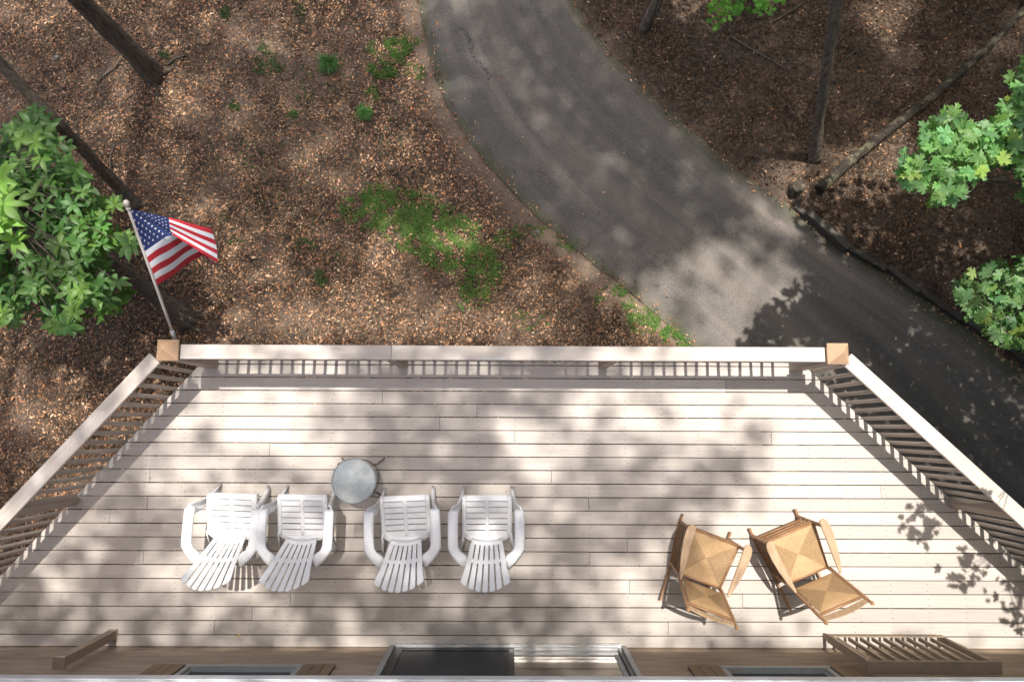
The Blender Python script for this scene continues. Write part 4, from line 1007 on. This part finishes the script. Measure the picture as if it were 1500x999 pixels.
# the bulk of its crown, right of the frame: casts the leafy shade on the driveway
nb = 0
while nb < 7500:
    X_, Y_ = rnd.uniform(4.6, 9.6), rnd.uniform(-2.6, 4.9); z_ = rnd.uniform(.9, 4.2)
    if X_ < 5.7 and .5 < Y_-(z_-.35)*TAN < 2.1: continue
    yd = Y_-z_*TAN
    if X_ < xr(yd)+.15 and yd < .7: continue
    c = Vector((X_, Y_, z_)); a_, b_ = proj(c)
    if -10 < a_ < 1535 and b_ > -40: continue
    if noise.noise(Vector((X_*1.5, Y_*1.5, z_*.8))) < -.38: continue
    nb += 1; items.append((leaf_matrix(c, rnd.uniform(0,6.28), rnd.gauss(-.15,.35), rnd.gauss(0,.35), rnd.uniform(.10,.15), 'Y'), (1,1,1), 0, rnd.randint(0,2)))
    if rnd.random() < .06: mtw.append(c)
for px_, py_, n_, r_ in ((1345,765,34,.13),(1350,785,10,.06),(1425,828,30,.13),(1408,858,14,.07),(1492,865,34,.15),(1488,905,16,.09),(1400,720,10,.06),(1450,700,30,.16)):
    c0 = W(px_, py_, 0)
    for _ in range(n_):
        z_ = rnd.uniform(2.2, 3.0); c = Vector((c0.x+rnd.gauss(0,r_), c0.y+rnd.gauss(0,r_*.8)+z_*TAN, z_))
        items.append((leaf_matrix(c, rnd.uniform(0,6.28), rnd.gauss(-.15,.35), rnd.gauss(0,.35), rnd.uniform(.06,.095), 'Y'), (1,1,1), 0, rnd.randint(0,2)))
        if rnd.random() < .1: mtw.append(c)
place_leaves(mp, items, MAP)
bm = bmesh.new()
mains = []
for tgt, zz in ((W(1330,248,1.45), 0), (W(1400,200,1.4), 0), (W(1480,120,1.5), 0), (W(1412,440,.35), 0), (W(1470,470,.3), 0), (Vector((5.6,.4,2.2)), 0), (Vector((4.7,-.3,2.5)), 0), (Vector((5.2,-.9,2.5)), 0), (Vector((6,3.4,2.8)), 0)):
    s0 = mpts[1].lerp(mpts[2], rnd.random()); m1 = s0.lerp(tgt, .4)+Vector((0,0,.2)); m2 = s0.lerp(tgt, .75)+Vector((0,0,.08)); pl = [s0, m1, m2, tgt]; tube_bm(bm, pl, [.035,.022,.012,.004], 6)
    for a, b in zip(pl, pl[1:]): mains += [a.lerp(b, k/6) for k in range(6)]
for c in mtw:
    a = min(mains, key=lambda p: (p-c).length)
    tube_bm(bm, [a, a.lerp(c,.5)+Vector((0,0,.03)), c], [.006,.004,.0022], 4, False)
o = link('branches', finish(bm, 'branches', True), M['twig'], mp); o.matrix_parent_inverse = Matrix.Translation(-mb); o['kind'] = 'stuff'
# the woods go on to the right and beyond the top edge: trees outside the picture that close off the low sky there
WL = ['leafy woodland tree outside the picture, lowest on the right by the house corner', 'woodland tree outside the picture, right of the lower maple branch', 'woodland tree outside the picture, right of the upper maple branch', 'broad woodland tree outside the picture, farther right behind the maple', 'woodland tree outside the picture, off the top right corner', 'woodland tree outside the picture, above the fallen log', 'woodland tree outside the picture, beyond the top end of the driveway', 'broad woodland tree outside the picture, farthest right toward the house']
for i, (x_, y_, h_, w_) in enumerate(((11.5,-3.5,9,2.3),(11.8,.8,10,2.5),(11.4,4.6,9,2.3),(14.5,2.5,12,3.0),(11.0,8.6,10,2.6),(6.8,12.0,10,2.6),(2.0,14.0,11,2.6),(15,-2.5,12,3.0))):
    b_ = Vector((x_, y_, GZ)); rt = empty('tree', b_, label=WL[i], cat='tree', group='woodland trees outside the picture')
    trunk_obj([b_-Vector((0,0,.3)), b_+Vector((.1,0,2)), b_+Vector((.15,.1,4.5)), b_+Vector((.1,.2,h_*.8))], .13, .05, M['bark'], rt)
    N_ = 5200; u_ = rng.normal(0, 1, (N_,3)); u_ /= np.linalg.norm(u_, axis=1)[:,None]; rad_ = rng.random(N_)**.45
    C = np.array([x_, y_, GZ+h_*.55]) + u_*rad_[:,None]*np.array([w_, w_, h_*.48]); cl_ = np.sin(C[:,0]*3.1+C[:,2]*2.3)*np.cos(C[:,1]*2.9+C[:,2]); C = C[cl_ > -.55]
    V_, F_ = leaf_quads(C, .26, .8, aspect=.8); o = link('crown', np_mesh('crown', V_, F_, 4, tint(len(C), GREENS)), M['leaf_canopy'], rt); o.matrix_parent_inverse = Matrix.Translation(-b_); o['kind'] = 'stuff'
# small crown of the slim forked tree, above the picture
top = Vector(tE['top']); del tE['top']; N_ = 900; C = np.array(top)+rng.normal(0, 1, (N_,3))*np.array([.55,.45,.45])+np.array([0,.5,.3])
V_, F_ = leaf_quads(C, .10, .5, aspect=.6); o = link('crown', np_mesh('crown', V_, F_, 4, tint(N_, GREENS)), M['leaf_canopy'], tE); o.matrix_parent_inverse = Matrix.Translation(-tE.location); o['kind'] = 'stuff'
# young maple at the top edge
yb = W(1100, -60, GZ); ym = empty('young_maple', yb, label='bright green young maple showing only its lowest leaves at the top edge', cat='tree')
trunk_obj([yb, yb+Vector((-.05,0,1)), yb+Vector((-.1,.1,2.2)), yb+Vector((-.1,.1,3.5))], .03, .012, M['bark_pale'], ym)
items = []; YP = [(1036,-5),(1036,20),(1045,46),(1062,30),(1075,24),(1092,14),(1108,18),(1118,28),(1128,18),(1146,8),(1150,-70),(1036,-90)]
c_ = 0
while c_ < 420:
    px_, py_ = rnd.uniform(1036,1150), rnd.uniform(-90,46)
    if not poly_in(px_, py_, YP): continue
    z_ = rnd.uniform(-2.0,-.7); c = W(px_, py_, z_); c_ += 1; t_ = rnd.uniform(.9,1.4)
    items.append((leaf_matrix(c, rnd.uniform(0,6.28), rnd.gauss(-.15,.3), rnd.gauss(0,.3), rnd.uniform(.05,.085), 'Y'), (t_*.9, t_*1.25, t_*.5), 1 if inview(c) else 0, rnd.randint(0,2)))
place_leaves(ym, items, MAP, 160)
bm = bmesh.new()
for k in range(14):
    c = Vector(items[k*20][0].translation); a = yb+Vector((-.08,.05,1.2+rnd.random())); tube_bm(bm, [a, a.lerp(c,.5)+Vector((0,0,.05)), c], [.008,.005,.002], 5, False)
o = link('branches', finish(bm, 'branches', True), M['twig'], ym); o.matrix_parent_inverse = Matrix.Translation(-yb); o['kind'] = 'stuff'

# ---------------------------------------------------------------- log, stump, timbers, fallen branches
def gp_(px_, py_, dz=0):
    p = W(px_, py_, GZ+.12); return Vector((p.x, p.y, float(gheight(np.array([p.x]), np.array([p.y]))[0])+dz))
lg = [gp_(1196,281,.085), gp_(1240,240,.08), gp_(1300,192,.075), gp_(1360,146,.07), gp_(1400,112,.068), gp_(1440,75,.065), gp_(1500,14,.06), gp_(1540,-25,.06)]
le = empty('fallen_log', lg[0], label='long patchy-barked fallen log lying diagonally across the right woods floor', cat='log')
trunk_obj(lg, .082, .048, M['bark_log'], le, name='log_body', flare=1.05, lump=.08)
d_ = (lg[0]-lg[1]).normalized()
o = tube('cut_end', [Vector((0,0,0))+d_*.002, d_*.012], [.066,.06], M['black'], le, 14)
sp_ = gp_(1165,277,0); st = empty('tree_stump', sp_, label='short dark stump beside the cut end of the fallen log', cat='stump')
lathe('stump_bark', [(.13,-.05),(.115,.03),(.105,.10),(.098,.125),(.08,.125)], M['bark_log'], st, 14); lathe('cut_face', [(.0,.10),(.078,.10),(.081,.124),(.0,.118)], M['black'], st, 14)
tl = [((1163,303),(1186,325),.085,.08,0),((1182,312),(1242,366),.10,.20,0),((1243,366),(1298,398),.09,.12,0),((1300,393),(1345,430),.09,.11,0),((1348,428),(1408,470),.10,.11,0),((1410,470),(1470,505),.09,.10,0),((1472,508),(1560,580),.09,.10,0)]
labs = ['short weathered landscape timber, topmost end piece of the driveway edging','pale weathered raised landscape timber second from the top of the driveway edging','dark landscape timber third from the top of the driveway edging','mossy landscape timber in the middle of the driveway edging','dark landscape timber below the mossy one along the driveway edge','dark shaded landscape timber beside the lower maple leaves','lowest landscape timber of the driveway edging, running out at the right edge']
for (a, b, wd, hh, _), lab in zip(tl, labs):
    za = GZ; A_ = W(*a, GZ+hh); B_ = W(*b, GZ+hh); d = (B_-A_).normalized(); nrm = Vector((-d.y, d.x, 0))
    o = beam('landscape_timber', A_+nrm*.05, B_+nrm*.05, GZ+hh/2-.03, (wd*1.05, hh+.06), M['timber'], bev=.012); tag(o, lab, 'timber', 'timbers edging the driveway')
for (pts_, r_, lab) in (([(1070,57),(1100,76),(1130,95),(1156,110)], .012, 'thin pale fallen branch near the top of the right woods floor'), ([(1132,34),(1160,18),(1188,-2)], .012, 'thin pale stick at the top edge between the young maple and the pale trunk'),
        ([(1224,102),(1240,86),(1260,70)], .010, 'short thin stick between the pale trunk and the top right sun patch'), ([(138,120),(152,108),(168,96),(178,84)], .016, 'brown stick left of the thick top left trunk'),
        ([(160,245),(158,232),(162,218),(165,208)], .016, 'curved short branch right of the long slender trunk'), ([(243,94),(252,84),(262,80),(272,78)], .017, 'bent root-like branch at the foot of the thick top left trunk'),
        ([(175,500),(180,488),(182,478)], .008, 'small pale twig left of the flagpole foot'), ([(170,540),(185,545),(198,546)], .008, 'small pale twig outside the left railing'), ([(1124,238),(1128,232)], .008, 'tiny pale stick by the driveway edge'), ([(1078,90),(1092,72)], .008, 'small stick crossing the thin fallen branch')):
    P_ = [gp_(x_, y_, .035) for x_, y_ in pts_]; P_ = [p+Vector((random.uniform(-.01,.01), random.uniform(-.01,.01), 0)) for p in P_]
    o = tube('fallen_branch', P_, [r_*(1-.5*i/len(P_)) for i in range(len(P_))], M['twig'], None, 6); tag(o, lab, 'branch', 'fallen branches on the leaf litter')

# ---------------------------------------------------------------- leaf litter, grass, weeds
def ground_pts(n, x0=-9.6, x1=9.6, y0=-4.5, y1=8.2):
    return rng.uniform(x0, x1, n), rng.uniform(y0, y1, n)
lx, ly = ground_pts(290000)
road = in_road(lx, ly); pr = np.where(road > 0, np.exp(-road/.08)*.6 + .004, 1.0)
under = (ly < .3) & (lx > -4.0) & (lx < 3.6); sd = (dL(lx, ly) < 0) & (road > -.22+.10*vnoise(lx, ly, 6)) & (road < 0); pr = np.where(sd, pr*.30, pr)
pr = np.where(under, .25*pr, pr); sel = rng.random(len(lx)) < pr; lx, ly, road = lx[sel], ly[sel], road[sel]
lz = np.where(road > 0, GZ+.03, gheight(lx, ly)+.004) + rng.exponential(.009, len(lx))
C = np.stack([lx, ly, lz], 1); big = np.where(rng.random(len(lx)) < .12, 1.7, 1.0)
szv = np.clip(rng.lognormal(-3.42, .40, len(lx)), .018, .085)
V_, F_ = leaf_quads(C, szv, .62, aspect=.44)
LC = [(.05,.028,.016),(.08,.045,.027),(.34,.235,.16),(.30,.19,.12),(.14,.080,.048),(.22,.125,.075),(.28,.165,.10),(.32,.20,.125),(.37,.25,.165),(.24,.12,.06),(.15,.09,.055),(.42,.31,.215),(.33,.165,.08),(.27,.155,.095)]
rightw = lx > 0
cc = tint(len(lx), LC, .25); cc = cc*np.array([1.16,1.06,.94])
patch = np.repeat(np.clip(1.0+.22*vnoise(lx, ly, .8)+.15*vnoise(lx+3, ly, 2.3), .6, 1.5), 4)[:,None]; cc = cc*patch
rr_ = rng.random(len(lx)); cc = cc*np.repeat(np.where((dR(lx,ly) > 0), np.where(rr_ < .14, 1.25, .36), np.where(rr_ < .25, .8, 1.42)), 4)[:,None]  # woods' shade put into the litter colour: mostly darker right of the driveway
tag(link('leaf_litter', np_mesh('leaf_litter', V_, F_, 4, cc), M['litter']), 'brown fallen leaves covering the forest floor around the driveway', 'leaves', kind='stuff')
# grass: blades in patches (photo place, radii, count, height)
def blades(name, spots, label, hgt=.05, wid=.006, cols=None, lean=.6, cat='grass', kind='stuff'):
    P0 = []; 
    for px_, py_, rx, ry, n in spots:
        c = W(px_, py_, GZ+.02); sx, sy = rx*.0106, ry*.0106; r = np.sqrt(rng.random(n))*(.75+.35*rng.random(n)); a = rng.uniform(0, 6.283, n)
        P0.append(np.stack([c.x+sx*r*np.cos(a), c.y+sy*r*np.sin(a)], 1))
    P0 = np.concatenate(P0); k = vnoise(P0[:,0], P0[:,1], 9)+vnoise(P0[:,0]+5, P0[:,1], 17)*.6; 
    if len(P0) > 400: P0 = P0[k+rng.normal(0,.45,len(P0)) > .05]
    N = len(P0); z = gheight(P0[:,0], P0[:,1]); a = rng.uniform(0, 6.283, N); h = hgt*rng.uniform(.5, 1.3, N); ln = lean*rng.uniform(.3, 1.4, N)*h
    B = np.stack([P0[:,0], P0[:,1], z], 1); sd_ = np.stack([-np.sin(a), np.cos(a), np.zeros(N)], 1)*(wid*rng.uniform(.7,1.4,N))[:,None]; d_ = np.stack([np.cos(a)*ln, np.sin(a)*ln, h], 1)
    V = np.stack([B-sd_*.6, B+sd_*.6, B+d_*.55+sd_+np.array([0,0,.0]), B+d_*np.array([1.25,1.25,1.0])], 1).reshape(-1,3); V = V
    Fq = np.arange(4*N).reshape(N,4)
    me = np_mesh(name, V, Fq, 4, tint(N, cols or [(.095,.20,.035),(.12,.24,.05),(.17,.27,.07),(.10,.17,.045)], .25)); o = link(name, me, M['grass'])
    return tag(o, label, cat, kind=kind)
blades('grass', [(575,310,78,36,4200),(640,345,70,34,3600),(700,395,42,44,2400),(660,370,50,30,2000),(560,295,40,30,900),(530,300,40,16,500),(690,440,30,16,220),(745,350,26,18,200),(640,318,40,18,900),(600,350,50,20,500)],
       'low green grass patch on the litter left of the driveway', .045, .011, lean=1.1)
blades('grass', [(985,492,22,14,700),(945,470,26,22,600),(905,425,22,10,160),(835,355,24,12,160),(925,455,20,14,260),(1000,500,12,10,200),(780,340,40,12,160),(880,440,10,8,60),(770,470,40,16,180)], 'yellow-green weeds beside the driveway just beyond the front railing', .04, .012, [(.12,.22,.04),(.09,.2,.04),(.06,.15,.03),(.16,.26,.06)], 1.2)
blades('grass', [(578,72,26,18,1500),(562,102,24,16,1000),(535,165,14,14,300),(580,70,24,16,500),(560,100,22,16,420),(545,140,12,16,160),(575,95,34,26,260),(615,105,12,14,120),(548,70,14,12,160),(600,60,16,10,120)], 'green grass clumps beside the top of the driveway', .05, .010, lean=1.0)
blades('grass', [(390,80,20,26,300),(395,103,26,12,300),(347,157,12,9,260),(243,82,9,11,160),(440,20,10,24,260),(330,20,9,16,160),(430,170,10,8,150),(575,200,30,30,120),(470,120,40,40,200),(530,420,60,40,120),(450,360,20,12,200),(472,408,10,16,200),(420,300,60,60,260),(390,80,16,22,90),(395,103,24,10,120),(347,157,11,8,150),(243,82,8,10,60),(440,20,8,20,100),(330,20,8,14,60),(445,145,12,8,90),(430,170,8,6,60),(350,215,18,22,70),(310,230,12,12,40),(440,250,20,24,110),(410,212,14,8,60),(450,360,26,14,120),(495,380,22,12,70),(350,350,14,14,60),(276,293,7,4,50),(325,325,14,12,50),(240,325,10,14,60),(472,408,9,14,120),(270,460,20,12,60),(500,270,20,18,60),(380,240,30,20,90),(480,330,30,16,80),(395,290,22,20,60)], 'sparse small green weeds scattered through the litter left of the driveway', .035, .009, [(.05,.11,.025),(.08,.15,.04),(.06,.1,.04)], 1.1)
for px_, py_, rr, n_, hh, lab in ((484,98,17,130,.22,'tall strappy green tuft among the litter, highest of the two beside the grass clumps'), (536,170,15,170,.12,'rounded green tuft of long blades just below the tall strappy one')):
    c = W(px_, py_, GZ); cz = float(gheight(np.array([c.x]), np.array([c.y]))[0]); bm = bmesh.new()
    for k in range(n_):
        a = random.uniform(0,6.283); r0 = random.uniform(0,.05); L = hh*random.uniform(.6,1.2); b0 = Vector((c.x+r0*math.cos(a), c.y+r0*math.sin(a), cz)); u_ = Vector((math.cos(a+random.uniform(-.4,.4)), math.sin(a), 0)); s_ = Vector((-u_.y, u_.x, 0))*.006
        p1 = b0+u_*L*.35+Vector((0,0,L*.5)); p2 = b0+u_*L*.9+Vector((0,0,L*.35))
        v_ = [bm.verts.new(q) for q in (b0-s_, b0+s_, p1+s_, p2, p1-s_)]; bm.faces.new((v_[0], v_[1], v_[2], v_[4])); bm.faces.new((v_[4], v_[2], v_[3]))
    me = finish(bm, 'grass_tuft'); at = me.color_attributes.new('tint', 'FLOAT_COLOR', 'POINT')
    for q in at.data: k_ = random.uniform(.8,1.3); q.color = (.06*k_,.17*k_,.03*k_,1)
    tag(link('grass_tuft', me, M['grass']), lab, 'grass tuft')
# pale stone by the driveway
for px_, py_, s_, lab, mt in ((788,338,.04,'small pale grey stone at the left driveway edge','grit'),(78+500-500+0+552-52,122,.03,'small grey stone beside the grass clumps near the top','grit'),(77,80,.05,'small grey stone near the top left corner','grit')):
    p = gp_(px_, py_, .01); bm = bmesh.new(); r = bmesh.ops.create_icosphere(bm, subdivisions=2, radius=s_)
    for v_ in bm.verts: v_.co *= 1+.35*noise.noise(v_.co*30+Vector((px_,0,0))); v_.co.z *= .55
    o = link('stone', finish(bm, 'stone', True), M[mt]); o.location = p; tag(o, lab, 'stone', 'small stones on the ground')
# few fallen yellow leaves on deck and drive
t = NT('yellow_leaf'); M['yleaf'] = t.set((.45,.30,.05), .6)
for px_, py_, z_, lab in ((346,931,.006,'tiny yellow leaf on the deck near the left window'),(1119,289-80,GZ+.05,'yellow leaf lying beside the driveway edge in the woods')):
    p = W(px_, py_, z_); o = link('fallen_leaf', OVAL.copy(), None); o.data.materials.clear(); o.data.materials.append(M['yleaf']); o.location = p; o.scale = (.05,.05,.05); o.rotation_euler = (0,0,random.uniform(0,6)); tag(o, lab, 'leaf')
# bits blown onto the deck
n_ = 90; bx_ = rng.uniform(-4.5, 4.2, n_); by_ = rng.uniform(-2.25, .6, n_); C = np.stack([bx_, by_, np.full(n_, .004)], 1)
V_, F_ = leaf_quads(C, .016, .2, aspect=.5); o = link('leaf_bits', np_mesh('leaf_bits', V_, F_, 4, tint(n_, [(.05,.03,.02),(.10,.06,.035),(.2,.13,.05)], .2)), M['litter']); tag(o, 'tiny dry leaf bits scattered over the deck boards', 'leaf bits', kind='stuff')

# screw heads along the joists
bm = bmesh.new(); x = -6.0
while x < 6.0:
    for k in range(0, 20):
        for f in (.28, .72):
            y = .677-(k+f)*P
            if xl(y)+.1 < x < xr(y)-.1 and y > YW+.03:
                cxx = x+random.uniform(-.008,.008); cyy = y+random.uniform(-.006,.006)
                bm.faces.new([bm.verts.new((cxx+.0048*math.cos(q*1.0472), cyy+.0048*math.sin(q*1.0472), .0022)) for q in range(6)])
    x += .405
o = link('screw_heads', finish(bm, 'screw_heads'), M['dframe']); dpart(o); o['kind'] = 'stuff'
